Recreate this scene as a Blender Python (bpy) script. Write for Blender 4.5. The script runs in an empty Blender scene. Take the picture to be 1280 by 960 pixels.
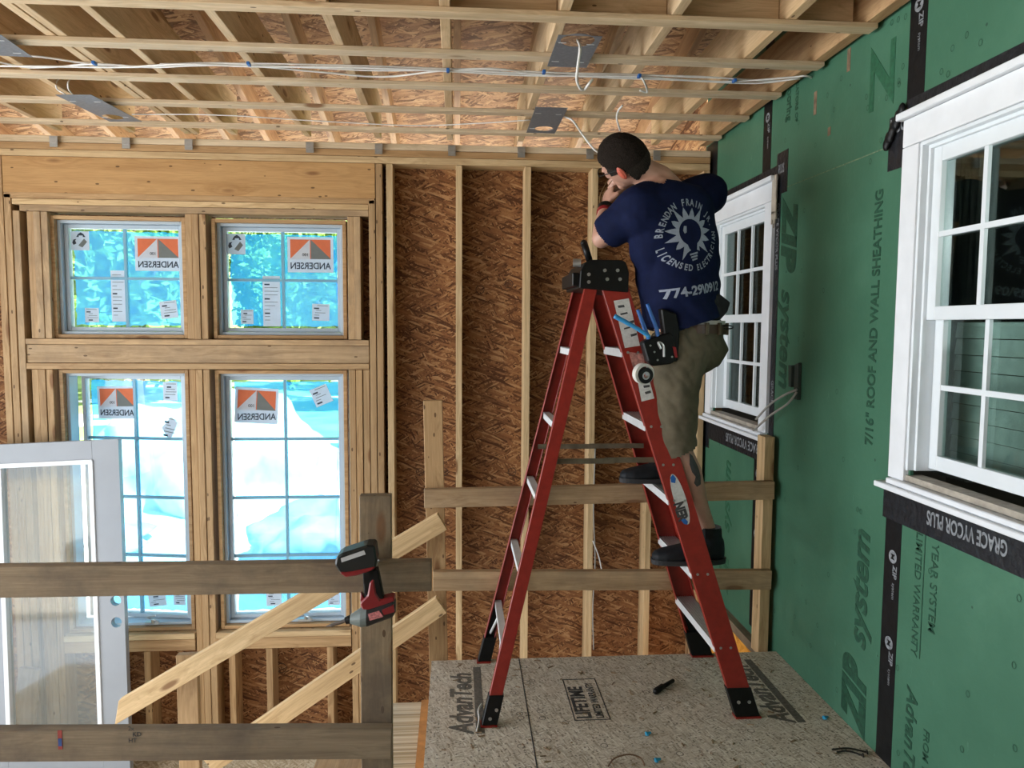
import bpy, bmesh, math, random
import numpy as np
from mathutils import Vector, Matrix, noise
from mathutils.bvhtree import BVHTree
random.seed(7)
sc = bpy.context.scene
COL = sc.collection

# ------------------------------------------------------------------ camera
CAMZ = 1.59
FPX = 930.0
_y, _p, _r = math.radians(4.25), math.radians(-4.42), math.radians(0.33)
FF = Vector((math.sin(_y)*math.cos(_p), math.cos(_y)*math.cos(_p), math.sin(_p)))
_r0 = Vector((math.cos(_y), -math.sin(_y), 0)); _u0 = _r0.cross(FF)
RR = math.cos(_r)*_r0 + math.sin(_r)*_u0
UU = -math.sin(_r)*_r0 + math.cos(_r)*_u0
cam = bpy.data.cameras.new('camera'); cam_o = bpy.data.objects.new('camera', cam); COL.objects.link(cam_o)
cam.sensor_width = 36; cam.lens = FPX/1280*36; cam.clip_start = 0.05; cam.clip_end = 300
m3 = Matrix((RR, UU, -FF)).transposed()
cam_o.matrix_world = Matrix.Translation((0, 0, CAMZ)) @ m3.to_4x4()
sc.camera = cam_o

# ------------------------------------------------------------------ light and exposure
sc.view_settings.view_transform = 'Standard'; sc.view_settings.look = 'None'
sc.view_settings.gamma = 1.0; sc.view_settings.use_curve_mapping = False
sc.view_settings.exposure = 1.22
w = bpy.data.worlds.new('daylight_sky'); sc.world = w; w.use_nodes = True
bg = w.node_tree.nodes['Background']; bg.inputs[0].default_value = (0.80, 0.90, 1.0, 1); bg.inputs[1].default_value = 1.35
sun = bpy.data.lights.new('sun', 'SUN'); sun.energy = 14.0; sun.angle = math.radians(1.0); sun.color = (1, .95, .88)
sun_o = bpy.data.objects.new('sun', sun); COL.objects.link(sun_o)
sun_o.rotation_euler = Vector((-0.55, 0.45, -0.8)).to_track_quat('-Z', 'Y').to_euler()
# daylight entering by the open left side of the porch
al = bpy.data.lights.new('open_side_daylight', 'AREA'); al.shape = 'RECTANGLE'; al.size = 5.6; al.size_y = 3.2
al.energy = 165; al.color = (.97, .985, 1.0)
al_o = bpy.data.objects.new('open_side_daylight', al); COL.objects.link(al_o); al_o.location = (-7.0, 1.6, .9)
al_o.rotation_euler = Vector((1, .02, .06)).to_track_quat('-Z', 'Y').to_euler()

def ray(px, py): return (px-640)/FPX*RR + (480-py)/FPX*UU + FF
C0 = Vector((0, 0, CAMZ))
def atY(px, py, Y): d = ray(px, py); return C0 + d*(Y/d.y)
def atX(px, py, X): d = ray(px, py); return C0 + d*(X/d.x)
def atZ(px, py, Z): d = ray(px, py); return C0 + d*((Z-CAMZ)/d.z)

# ------------------------------------------------------------------ material helpers
def new_mat(name):
    m = bpy.data.materials.new(name); m.use_nodes = True
    nt = m.node_tree; b = nt.nodes['Principled BSDF']
    return m, nt, b
def N(nt, t, **k):
    n = nt.nodes.new(t)
    for a, v in k.items():
        if a.startswith('i_'): n.inputs[a[2:].replace('_', ' ')].default_value = v
        else: setattr(n, a, v)
    return n
def ramp(nt, pts):
    r = nt.nodes.new('ShaderNodeValToRGB'); e = r.color_ramp.elements
    e[0].position, e[0].color = pts[0][0], (*pts[0][1], 1)
    e[1].position, e[1].color = pts[-1][0], (*pts[-1][1], 1)
    for p, c in pts[1:-1]:
        x = e.new(p); x.color = (*c, 1)
    return r
def mixc(nt, a, b, f, mode='MIX'):
    n = nt.nodes.new('ShaderNodeMix'); n.data_type = 'RGBA'; n.blend_type = mode
    L = nt.links
    if hasattr(f, 'is_linked'): L.new(f, n.inputs[0])
    else: n.inputs[0].default_value = f
    for s, i in ((a, 6), (b, 7)):
        if hasattr(s, 'is_linked'): L.new(s, n.inputs[i])
        else: n.inputs[i].default_value = (*s, 1)
    return n.outputs[2]
def math_n(nt, op, a, b=None, c=None):
    n = nt.nodes.new('ShaderNodeMath'); n.operation = op
    for i, s in enumerate((a, b, c)):
        if s is None: continue
        if hasattr(s, 'is_linked'): nt.links.new(s, n.inputs[i])
        else: n.inputs[i].default_value = s
    return n.outputs[0]
def plain(name, col, rough=.6, metal=0.0, var=.12, scale=25, bump=0.0, spec=.5):
    m, nt, b = new_mat(name); L = nt.links
    tc = N(nt, 'ShaderNodeTexCoord'); nz = N(nt, 'ShaderNodeTexNoise', i_Scale=scale, i_Detail=4.0)
    L.new(tc.outputs['Object'], nz.inputs['Vector'])
    c0 = tuple(max(0, x*(1-var)) for x in col); c1 = tuple(min(1, x*(1+var)) for x in col)
    r = ramp(nt, [(.3, c0), (.7, c1)]); L.new(nz.outputs['Fac'], r.inputs[0]); L.new(r.outputs[0], b.inputs['Base Color'])
    b.inputs['Roughness'].default_value = rough; b.inputs['Metallic'].default_value = metal
    b.inputs['Specular IOR Level'].default_value = spec
    if bump:
        bp = N(nt, 'ShaderNodeBump', i_Strength=bump, i_Distance=.004); L.new(nz.outputs['Fac'], bp.inputs['Height']); L.new(bp.outputs[0], b.inputs['Normal'])
    return m
def wood(name, c_dark, c_light, knot=(.20, .09, .035), rough=.65, dirt=0.0, grain=1.0, knots=1.0):
    """softwood board, grain along local X"""
    m, nt, b = new_mat(name); L = nt.links
    tc = N(nt, 'ShaderNodeTexCoord'); oi = N(nt, 'ShaderNodeObjectInfo')
    off = N(nt, 'ShaderNodeVectorMath', operation='SCALE'); off.inputs[0].default_value = (13.1, 7.7, 5.3)
    L.new(oi.outputs['Random'], off.inputs['Scale'])
    add = N(nt, 'ShaderNodeVectorMath', operation='ADD'); L.new(tc.outputs['Object'], add.inputs[0]); L.new(off.outputs[0], add.inputs[1])
    V = add.outputs[0]
    # knots
    mk = N(nt, 'ShaderNodeMapping'); mk.inputs['Scale'].default_value = (2.6, 9, 9); L.new(V, mk.inputs[0])
    vk = N(nt, 'ShaderNodeTexVoronoi', i_Scale=1.0); L.new(mk.outputs[0], vk.inputs['Vector'])
    rnd = N(nt, 'ShaderNodeSeparateColor'); L.new(vk.outputs['Color'], rnd.inputs[0])
    # grain, bending round the knots
    kd = math_n(nt, 'SUBTRACT', .5, vk.outputs['Distance']); kd = math_n(nt, 'MAXIMUM', kd, 0.0)
    mg = N(nt, 'ShaderNodeMapping'); mg.inputs['Scale'].default_value = (1.1, 34*grain, 34*grain); L.new(V, mg.inputs[0])
    sh = N(nt, 'ShaderNodeVectorMath', operation='SCALE'); sh.inputs[0].default_value = (0, 3.0, 3.0); L.new(kd, sh.inputs['Scale'])
    ad2 = N(nt, 'ShaderNodeVectorMath', operation='ADD'); L.new(mg.outputs[0], ad2.inputs[0]); L.new(sh.outputs[0], ad2.inputs[1])
    ng = N(nt, 'ShaderNodeTexNoise', i_Scale=1.0, i_Detail=5.0, i_Roughness=.6, i_Distortion=.4); L.new(ad2.outputs[0], ng.inputs['Vector'])
    mid = tuple((a+c)/2 for a, c in zip(c_dark, c_light))
    r = ramp(nt, [(.28, c_dark), (.45, mid), (.62, c_light), (.8, mid)]); L.new(ng.outputs['Fac'], r.inputs[0])
    # fine pores
    mf = N(nt, 'ShaderNodeMapping'); mf.inputs['Scale'].default_value = (12, 260, 260); L.new(V, mf.inputs[0])
    nf = N(nt, 'ShaderNodeTexNoise', i_Scale=1.0, i_Detail=2.0); L.new(mf.outputs[0], nf.inputs['Vector'])
    fr = ramp(nt, [(.3, (.82, .80, .78)), (.6, (1, 1, 1))]); L.new(nf.outputs['Fac'], fr.inputs[0])
    col = mixc(nt, r.outputs[0], fr.outputs[0], .8, 'MULTIPLY')
    # board to board tint
    tr = ramp(nt, [(0, (.86, .84, .82)), (.5, (1, 1, 1)), (1, (1.0, .94, .86))]); L.new(oi.outputs['Random'], tr.inputs[0])
    col = mixc(nt, col, tr.outputs[0], 1.0, 'MULTIPLY')
    ks = ramp(nt, [(.09, (1, 1, 1)), (.16, (0, 0, 0))]); L.new(vk.outputs['Distance'], ks.inputs[0])
    sel = math_n(nt, 'GREATER_THAN', rnd.outputs[0], 1-.55*knots); kf = math_n(nt, 'MULTIPLY', sel, ks.outputs[0]); kf = math_n(nt, 'MULTIPLY', kf, .85)
    col = mixc(nt, col, knot, kf)
    # nail and pitch specks
    ms = N(nt, 'ShaderNodeMapping'); ms.inputs['Scale'].default_value = (11, 26, 26); L.new(V, ms.inputs[0])
    vs = N(nt, 'ShaderNodeTexVoronoi', i_Scale=1.0); L.new(ms.outputs[0], vs.inputs['Vector'])
    sp = N(nt, 'ShaderNodeSeparateColor'); L.new(vs.outputs['Color'], sp.inputs[0])
    s1 = math_n(nt, 'LESS_THAN', vs.outputs['Distance'], .13); s2 = math_n(nt, 'GREATER_THAN', sp.outputs[1], .76)
    s3 = math_n(nt, 'MULTIPLY', s1, s2); s3 = math_n(nt, 'MULTIPLY', s3, .8)
    col = mixc(nt, col, tuple(x*.35 for x in knot), s3)
    if dirt:
        nd = N(nt, 'ShaderNodeTexNoise', i_Scale=5.0, i_Detail=6.0, i_Roughness=.65); L.new(V, nd.inputs['Vector'])
        dr = ramp(nt, [(.42, (0, 0, 0)), (.68, (1, 1, 1))]); L.new(nd.outputs['Fac'], dr.inputs[0])
        df = math_n(nt, 'MULTIPLY', dr.outputs[0], dirt)
        col = mixc(nt, col, (.11, .085, .065), df)
    L.new(col, b.inputs['Base Color']); b.inputs['Roughness'].default_value = rough; b.inputs['Specular IOR Level'].default_value = .3
    bp = N(nt, 'ShaderNodeBump', i_Strength=.25, i_Distance=.003); L.new(ng.outputs['Fac'], bp.inputs['Height']); L.new(bp.outputs[0], b.inputs['Normal'])
    return m
def strand(name, cols, plane='XZ', flake=(.085, .014), spread=.5, rough=.7, bump=.5, speck=.0, base_angle=0.0, dirt=0.0, dirtcol=(.1, .08, .06)):
    """oriented strand board: layers of long thin flakes"""
    m, nt, b = new_mat(name); L = nt.links
    tc = N(nt, 'ShaderNodeTexCoord'); sep = N(nt, 'ShaderNodeSeparateXYZ'); L.new(tc.outputs['Object'], sep.inputs[0])
    com = N(nt, 'ShaderNodeCombineXYZ'); idx = {'X': 0, 'Y': 1, 'Z': 2}
    L.new(sep.outputs[idx[plane[0]]], com.inputs[0]); L.new(sep.outputs[idx[plane[1]]], com.inputs[1])
    dn = N(nt, 'ShaderNodeTexNoise', i_Scale=6.0, i_Detail=2.0); L.new(com.outputs[0], dn.inputs['Vector'])
    dsc = N(nt, 'ShaderNodeVectorMath', operation='SCALE'); dsc.inputs['Scale'].default_value = .018; L.new(dn.outputs['Color'], dsc.inputs[0])
    dad = N(nt, 'ShaderNodeVectorMath', operation='ADD'); L.new(com.outputs[0], dad.inputs[0]); L.new(dsc.outputs[0], dad.inputs[1])
    vals = []; edge = None
    for k, (a, sc_) in enumerate(((0.12, 1.0), (-.75, .8), (.62, 1.3), (-.2, .6), (.95, 1.1), (-.45, 1.0), (.3, .75))):
        mp = N(nt, 'ShaderNodeMapping'); mp.inputs['Rotation'].default_value = (0, 0, base_angle + a*spread*1.5)
        mp.inputs['Location'].default_value = (k*3.7, k*1.9, 0)
        m2 = N(nt, 'ShaderNodeMapping'); m2.inputs['Scale'].default_value = (sc_/flake[0], sc_/flake[1], 1)
        L.new(dad.outputs[0], mp.inputs[0]); L.new(mp.outputs[0], m2.inputs[0])
        v = N(nt, 'ShaderNodeTexVoronoi', i_Scale=1.0); v.voronoi_dimensions = '2D'; L.new(m2.outputs[0], v.inputs['Vector'])
        s = N(nt, 'ShaderNodeSeparateColor'); L.new(v.outputs['Color'], s.inputs[0])
        vals.append((s.outputs[0], s.outputs[1], v.outputs['Distance']))
    val = vals[0][0]; dist = vals[0][2]
    for r0, r1, d in vals[1:]:
        g = math_n(nt, 'GREATER_THAN', r1, .55)
        mx = nt.nodes.new('ShaderNodeMix'); L.new(g, mx.inputs[0]); L.new(val, mx.inputs[2]); L.new(r0, mx.inputs[3]); val = mx.outputs[0]
        mx = nt.nodes.new('ShaderNodeMix'); L.new(g, mx.inputs[0]); L.new(dist, mx.inputs[2]); L.new(d, mx.inputs[3]); dist = mx.outputs[0]
    # flake edges sink into the dark end
    ed = ramp(nt, [(.45, (0, 0, 0)), (.85, (1, 1, 1))]); L.new(dist, ed.inputs[0])
    fine = N(nt, 'ShaderNodeTexNoise', i_Scale=90.0, i_Detail=3.0); L.new(dad.outputs[0], fine.inputs['Vector'])
    f2 = math_n(nt, 'MULTIPLY_ADD', fine.outputs['Fac'], .5, -.25)
    v2 = math_n(nt, 'ADD', val, f2); v3 = math_n(nt, 'MULTIPLY_ADD', ed.outputs[0], -.22, v2)
    big = N(nt, 'ShaderNodeTexNoise', i_Scale=1.6, i_Detail=2.0); L.new(com.outputs[0], big.inputs['Vector'])
    v4 = math_n(nt, 'MULTIPLY_ADD', big.outputs['Fac'], .3, math_n(nt, 'SUBTRACT', v3, .15))
    n = len(cols); r = ramp(nt, [(i/(n-1)*.94+.03, c) for i, c in enumerate(cols)]); L.new(v4, r.inputs[0])
    col = r.outputs[0]
    if speck:
        vs = N(nt, 'ShaderNodeTexVoronoi', i_Scale=70.0); vs.voronoi_dimensions = '2D'; L.new(com.outputs[0], vs.inputs['Vector'])
        s = N(nt, 'ShaderNodeSeparateColor'); L.new(vs.outputs['Color'], s.inputs[0])
        a_ = math_n(nt, 'LESS_THAN', vs.outputs['Distance'], .28); b_ = math_n(nt, 'GREATER_THAN', s.outputs[0], .8)
        col = mixc(nt, col, (.10, .085, .06), math_n(nt, 'MULTIPLY', math_n(nt, 'MULTIPLY', a_, b_), speck))
    if dirt:
        nd = N(nt, 'ShaderNodeTexNoise', i_Scale=2.2, i_Detail=7.0, i_Roughness=.65); L.new(com.outputs[0], nd.inputs['Vector'])
        dr = ramp(nt, [(.42, (0, 0, 0)), (.66, (1, 1, 1))]); L.new(nd.outputs['Fac'], dr.inputs[0])
        col = mixc(nt, col, dirtcol, math_n(nt, 'MULTIPLY', dr.outputs[0], dirt))
    L.new(col, b.inputs['Base Color']); b.inputs['Roughness'].default_value = rough; b.inputs['Specular IOR Level'].default_value = .25
    bp = N(nt, 'ShaderNodeBump', i_Strength=bump, i_Distance=.002); L.new(v3, bp.inputs['Height']); L.new(bp.outputs[0], b.inputs['Normal'])
    return m

PINE = wood('pine_pale', (.44, .29, .14), (.70, .52, .30))
PINEW = wood('pine_warm', (.29, .17, .078), (.50, .33, .17), rough=.6)
PINEH = wood('pine_header', (.40, .215, .08), (.54, .32, .135), grain=.6, knots=1.1)
PINEJ = wood('pine_joist', (.46, .31, .165), (.72, .54, .34), grain=.5, knots=.5)
PINEG = wood('pine_weathered', (.20, .15, .10), (.33, .26, .175), dirt=.75, knots=.8)
PINEB = wood('pine_guard', (.34, .22, .115), (.54, .38, .22), dirt=.35)
PINER = wood('fir_rafter', (.33, .175, .08), (.56, .36, .19), grain=.8, knots=.2)
PINES = wood('pine_strapping', (.50, .385, .25), (.74, .60, .42), knots=.6)
OSB = strand('osb_wall', [(.085, .032, .012), (.185, .078, .029), (.245, .108, .042), (.305, .145, .058), (.43, .24, .11)], 'XZ', flake=(.060, .0085), spread=.75, bump=.3)
OSBR = strand('osb_roof', [(.16, .08, .03), (.34, .18, .08), (.48, .28, .13), (.62, .40, .20)], 'XY', spread=.7)
OSBL = strand('osb_side', [(.12, .05, .02), (.28, .13, .055), (.42, .22, .095), (.56, .34, .16)], 'YZ', spread=.35)
SUBF = strand('subfloor_panel', [(.38, .32, .24), (.56, .49, .39), (.64, .57, .46), (.71, .64, .53), (.82, .77, .67)], 'XY', flake=(.022, .004), spread=1.4, speck=.7, bump=.3, base_angle=.6, dirt=.30, dirtcol=(.36, .28, .20))
SUBC = strand('tread_panel', [(.42, .33, .20), (.55, .45, .30), (.66, .57, .42), (.76, .69, .54)], 'XY', flake=(.04, .007), spread=1.4, speck=.4, bump=.3, base_angle=.2)
ORNG = strand('orange_lit_panel', [(.55, .20, .02), (.75, .32, .04), (.85, .42, .08)], 'YZ', flake=(.12, .03), spread=.6)  # orange light from below put into the panel colour

def green_mat():
    m, nt, b = new_mat('green_sheathing'); L = nt.links
    tc = N(nt, 'ShaderNodeTexCoord')
    n1 = N(nt, 'ShaderNodeTexNoise', i_Scale=1.8, i_Detail=5.0, i_Roughness=.6); L.new(tc.outputs['Object'], n1.inputs['Vector'])
    r = ramp(nt, [(.3, (.042, .130, .078)), (.55, (.056, .160, .098)), (.75, (.080, .205, .13))]); L.new(n1.outputs['Fac'], r.inputs[0])
    # pale scuffs
    mp = N(nt, 'ShaderNodeMapping'); mp.inputs['Rotation'].default_value = (.5, 0, 0); mp.inputs['Scale'].default_value = (8, 26, 7); L.new(tc.outputs['Object'], mp.inputs[0])
    n2 = N(nt, 'ShaderNodeTexNoise', i_Scale=1.0, i_Detail=5.0, i_Roughness=.7); L.new(mp.outputs[0], n2.inputs['Vector'])
    s = ramp(nt, [(.66, (0, 0, 0)), (.78, (1, 1, 1))]); L.new(n2.outputs['Fac'], s.inputs[0])
    col = mixc(nt, r.outputs[0], (.22, .42, .30), math_n(nt, 'MULTIPLY', s.outputs[0], .4))
    # nail heads on a rough grid
    v = N(nt, 'ShaderNodeTexVoronoi', i_Scale=6.2); L.new(tc.outputs['Object'], v.inputs['Vector'])
    a = math_n(nt, 'LESS_THAN', v.outputs['Distance'], .035)
    col = mixc(nt, col, (.015, .05, .03), math_n(nt, 'MULTIPLY', a, .8))
    L.new(col, b.inputs['Base Color']); b.inputs['Roughness'].default_value = .48; b.inputs['Specular IOR Level'].default_value = .35
    n3 = N(nt, 'ShaderNodeTexNoise', i_Scale=45.0, i_Detail=4.0); L.new(tc.outputs['Object'], n3.inputs['Vector'])
    bp = N(nt, 'ShaderNodeBump', i_Strength=.25, i_Distance=.003); L.new(n3.outputs['Fac'], bp.inputs['Height']); L.new(bp.outputs[0], b.inputs['Normal'])
    return m
GREEN = green_mat()
DKGREEN = plain('printed_dark_green', (.012, .065, .035), .55, var=.35, scale=60)
FAINTG = plain('printed_faint_green', (.018, .105, .052), .55, var=.25, scale=60)
TAPE = plain('black_tape', (.007, .0072, .008), .45, var=.3, scale=30, bump=.25, spec=.25)
TAPEG = plain('black_membrane', (.012, .0135, .017), .42, var=.4, scale=40, bump=1.0, spec=.4)
TAPEW = plain('tape_print_white', (.22, .235, .25), .5, var=.45, scale=60)
WHITE = plain('white_painted_trim', (.78, .81, .84), .45, var=.04, scale=12)
VINYL = plain('white_vinyl', (.74, .79, .82), .3, var=.03, scale=10)
VINYLB = plain('blue_white_vinyl', (.40, .48, .55), .4, var=.03, scale=10)
SILL = plain('dusty_sill', (.38, .34, .28), .7, var=.25, scale=30)
DOORW = plain('primed_door', (.30, .32, .35), .4, var=.03, scale=8)
BLACKP = plain('black_plastic', (.006, .006, .006), .42, var=.3, scale=40, spec=.25)
RED = plain('red_fibreglass', (.26, .020, .013), .36, var=.14, scale=35, bump=.1)
REDP = plain('red_plastic', (.22, .012, .015), .35, var=.1)
ALU = plain('aluminium', (.62, .63, .64), .38, metal=.85, var=.08, scale=50)
ALUW = plain('bright_aluminium_edge', (.72, .73, .74), .5, metal=.3, var=.05)
SPREAD = plain('dull_steel_bar', (.16, .13, .09), .5, metal=.5, var=.25)
GALV = plain('galvanised_steel', (.20, .215, .24), .45, metal=.25, var=.15, scale=60)
STEEL = plain('steel_tie', (.46, .46, .45), .35, metal=.8, var=.15)
CABLE = plain('white_cable_jacket', (.72, .71, .68), .45, var=.06)
CABLEG = plain('grey_cable_jacket', (.33, .32, .29), .5, var=.1)
BLUEP = plain('blue_plastic', (.02, .12, .40), .4, var=.1)
BLUEL = plain('light_blue_grip', (.03, .24, .50), .35, var=.1)
CYAN = plain('cyan_scrap', (.03, .30, .50), .4, var=.1)
INK = plain('dark_print', (.05, .05, .05), .7, var=.3, scale=80)
INKG = plain('grey_print', (.13, .115, .095), .8, var=.35, scale=80)
GREYB = plain('grey_moulded_nose', (.14, .17, .16), .45, var=.1)
SILVERL = plain('silver_label', (.55, .56, .58), .4, var=.1)
RUBBER = plain('dark_rubber', (.02, .02, .022), .7, var=.2)
SKIN = plain('skin', (.46, .25, .18), .5, var=.10, scale=18)
SKINR = plain('backlit_ear', (.50, .10, .06), .5, var=.1)  # red of light shining through the ear put into the skin colour
TATT = plain('tattoo_ink', (.045, .04, .04), .55, var=.3, scale=60)
NAVY = plain('navy_cotton', (.0038, .0075, .034), .85, var=.18, scale=30, bump=.15, spec=.15)
KHAKI = plain('khaki_cotton', (.115, .097, .064), .85, var=.14, scale=28, bump=.2, spec=.15)
LEATH = plain('brown_leather', (.065, .028, .014), .5, var=.2)
SHOEM = plain('black_shoe', (.011, .013, .016), .65, var=.25, scale=40, bump=.2, spec=.25)
LOGO = plain('pale_screen_print', (.26, .29, .36), .8, var=.12, scale=120)
HAIR = plain('short_dark_hair', (.016, .012, .0095), .9, var=.6, scale=220, bump=1.0, spec=.08)
HAIRG = plain('greying_hair_sides', (.027, .022, .018), .9, var=.6, scale=260, bump=1.0, spec=.08)
LABELW = plain('worn_white_label', (.58, .57, .54), .55, var=.12, scale=90)
PAPER = None
def translucent_mat(name, col, tl=.6, rough=.8, spots=None):
    m = bpy.data.materials.new(name); m.use_nodes = True; nt = m.node_tree; nt.nodes.clear(); L = nt.links
    out = N(nt, 'ShaderNodeOutputMaterial'); d = N(nt, 'ShaderNodeBsdfDiffuse'); t = N(nt, 'ShaderNodeBsdfTranslucent'); mx = N(nt, 'ShaderNodeMixShader')
    nz = N(nt, 'ShaderNodeTexNoise', i_Scale=30.0); tc = N(nt, 'ShaderNodeTexCoord'); L.new(tc.outputs['Object'], nz.inputs['Vector'])
    r = ramp(nt, [(.3, tuple(c*.93 for c in col)), (.7, col)]); L.new(nz.outputs['Fac'], r.inputs[0])
    L.new(r.outputs[0], d.inputs[0]); L.new(r.outputs[0], t.inputs[0]); mx.inputs[0].default_value = tl
    L.new(d.outputs[0], mx.inputs[1]); L.new(t.outputs[0], mx.inputs[2]); L.new(mx.outputs[0], out.inputs[0])
    return m
PAPER = translucent_mat('sticker_paper', (.72, .76, .82), .35)
PORNG = translucent_mat('sticker_orange', (.85, .26, .13), .35)
PGREY = translucent_mat('sticker_grey', (.24, .26, .25), .3)
PINK_ = translucent_mat('sticker_ink', (.07, .08, .10), .2)
LEAF = translucent_mat('leaves', (.24, .38, .10), .45)
CURT = translucent_mat('pale_curtain', (.40, .46, .42), .3)
def glass_mat(name, tint=(1, 1, 1), rough=0.0, refl=1.0):
    m = bpy.data.materials.new(name); m.use_nodes = True; nt = m.node_tree; nt.nodes.clear(); L = nt.links
    out = N(nt, 'ShaderNodeOutputMaterial'); t = N(nt, 'ShaderNodeBsdfTransparent'); g = N(nt, 'ShaderNodeBsdfGlossy'); mx = N(nt, 'ShaderNodeMixShader')
    fr = N(nt, 'ShaderNodeFresnel', i_IOR=1.45); t.inputs[0].default_value = (*tint, 1); g.inputs['Roughness'].default_value = rough
    nz = N(nt, 'ShaderNodeTexNoise', i_Scale=.8); tc = N(nt, 'ShaderNodeTexCoord'); L.new(tc.outputs['Object'], nz.inputs['Vector'])
    f = math_n(nt, 'MULTIPLY', fr.outputs[0], refl)
    L.new(f, mx.inputs[0]); L.new(t.outputs[0], mx.inputs[1]); L.new(g.outputs[0], mx.inputs[2]); L.new(mx.outputs[0], out.inputs[0])
    return m
GLASS = glass_mat('clear_glass', (.97, 1, 1), refl=.5)
GLASSD = glass_mat('house_window_glass', (.72, .80, .78), refl=.3)
def film_mat():
    m = bpy.data.materials.new('blue_protective_film'); m.use_nodes = True; nt = m.node_tree; nt.nodes.clear(); L = nt.links
    out = N(nt, 'ShaderNodeOutputMaterial'); t = N(nt, 'ShaderNodeBsdfTransparent'); d = N(nt, 'ShaderNodeBsdfTranslucent'); mx = N(nt, 'ShaderNodeMixShader')
    t.inputs[0].default_value = (.36, .78, 1.0, 1)
    tc = N(nt, 'ShaderNodeTexCoord'); nz = N(nt, 'ShaderNodeTexNoise', i_Scale=7.0, i_Detail=4.0); L.new(tc.outputs['Object'], nz.inputs['Vector'])
    r = ramp(nt, [(.3, (.03, .36, .86)), (.7, (.06, .46, .95))]); L.new(nz.outputs['Fac'], r.inputs[0]); L.new(r.outputs[0], d.inputs[0])
    mx.inputs[0].default_value = .38
    L.new(t.outputs[0], mx.inputs[1]); L.new(d.outputs[0], mx.inputs[2]); L.new(mx.outputs[0], out.inputs[0])
    return m
FILM = film_mat()

# ------------------------------------------------------------------ mesh helpers
ORG = {}
def box(bm, c, s, R=None):
    M = Matrix.Translation(c) @ (R.to_4x4() if R is not None else Matrix.Identity(4)) @ Matrix.Diagonal((*s, 1))
    return bmesh.ops.create_cube(bm, size=1, matrix=M)['verts']
def bxx(bm, x0, x1, y0, y1, z0, z1): return box(bm, ((x0+x1)/2, (y0+y1)/2, (z0+z1)/2), (abs(x1-x0), abs(y1-y0), abs(z1-z0)))
def basis(d, up=Vector((0, 0, 1))):
    d = Vector(d).normalized()
    if abs(d.dot(up)) > .98: up = Vector((0, 1, 0))
    a = up.cross(d).normalized(); b = d.cross(a)
    return d, a, b
def cyl(bm, p0, p1, r0, r1=None, n=16):
    p0 = Vector(p0); p1 = Vector(p1); r1 = r0 if r1 is None else r1
    d, a, b = basis(p1-p0)
    R = [[bm.verts.new(p + (a*math.cos(t)+b*math.sin(t))*r) for t in [2*math.pi*i/n for i in range(n)]] for p, r in ((p0, r0), (p1, r1))]
    for i in range(n): bm.faces.new((R[0][i], R[0][(i+1) % n], R[1][(i+1) % n], R[1][i]))
    bm.faces.new(R[0][::-1]); bm.faces.new(R[1])
def smooth_path(pts, k=6):
    pts = [Vector(p) for p in pts]
    if len(pts) < 3: return pts
    out = []
    P = [pts[0]*2-pts[1]] + pts + [pts[-1]*2-pts[-2]]
    for i in range(1, len(P)-2):
        for j in range(k):
            t = j/k; a, b, c, d = P[i-1], P[i], P[i+1], P[i+2]
            out.append(.5*((2*b)+(c-a)*t+(2*a-5*b+4*c-d)*t*t+(3*b-a-3*c+d)*t**3))
    out.append(pts[-1]); return out
def tube(bm, pts, r, n=8, k=6):
    P = smooth_path(pts, k); rings = []
    for i, p in enumerate(P):
        d = (P[min(i+1, len(P)-1)]-P[max(i-1, 0)]); d, a, b = basis(d)
        if rings:
            a = (la - d*la.dot(d)).normalized(); b = d.cross(a)
        la = a; rr = r(i/(len(P)-1)) if callable(r) else r
        rings.append([bm.verts.new(p+(a*math.cos(2*math.pi*j/n)+b*math.sin(2*math.pi*j/n))*rr) for j in range(n)])
    for A, B in zip(rings, rings[1:]):
        for j in range(n): bm.faces.new((A[j], A[(j+1) % n], B[(j+1) % n], B[j]))
    bm.faces.new(rings[0][::-1]); bm.faces.new(rings[-1])
def loft(bm, rings, n=28, p=2.0):
    """rings: (centre, half-axis a, half-axis b)"""
    R = []
    for c, a, b in rings:
        c, a, b = Vector(c), Vector(a), Vector(b); ring = []
        for j in range(n):
            t = 2*math.pi*j/n; x, y = math.cos(t), math.sin(t)
            x = math.copysign(abs(x)**(2/p), x); y = math.copysign(abs(y)**(2/p), y)
            ring.append(bm.verts.new(c+a*x+b*y))
        R.append(ring)
    for A, B in zip(R, R[1:]):
        for j in range(n): bm.faces.new((A[j], A[(j+1) % n], B[(j+1) % n], B[j]))
    bm.faces.new(R[0][::-1]); bm.faces.new(R[-1])
def ball(bm, c, r, R=None, n=20):
    if not hasattr(r, '__len__'): r = (r, r, r)
    M = Matrix.Translation(c) @ (R.to_4x4() if R is not None else Matrix.Identity(4)) @ Matrix.Diagonal((*r, 1))
    return bmesh.ops.create_uvsphere(bm, u_segments=n, v_segments=max(8, n//2), radius=1, matrix=M)['verts']
def chain(bm, pr, n=16):
    for (p, r), (q, s) in zip(pr, pr[1:]): cyl(bm, p, q, r, s, n)
    for p, r in pr: ball(bm, p, r, n=n)
def prism(bm, pts, off):
    A = [bm.verts.new(p) for p in pts]; B = [bm.verts.new(Vector(p)+Vector(off)) for p in pts]; n = len(pts)
    for i in range(n): bm.faces.new((A[i], A[(i+1) % n], B[(i+1) % n], B[i]))
    bm.faces.new(A[::-1]); bm.faces.new(B)
def hexa(bm, lo, hi):
    """lo/hi: four corners each"""
    A = [bm.verts.new(p) for p in lo]; B = [bm.verts.new(p) for p in hi]
    for i in range(4): bm.faces.new((A[i], A[(i+1) % 4], B[(i+1) % 4], B[i]))
    bm.faces.new(A[::-1]); bm.faces.new(B)
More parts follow.
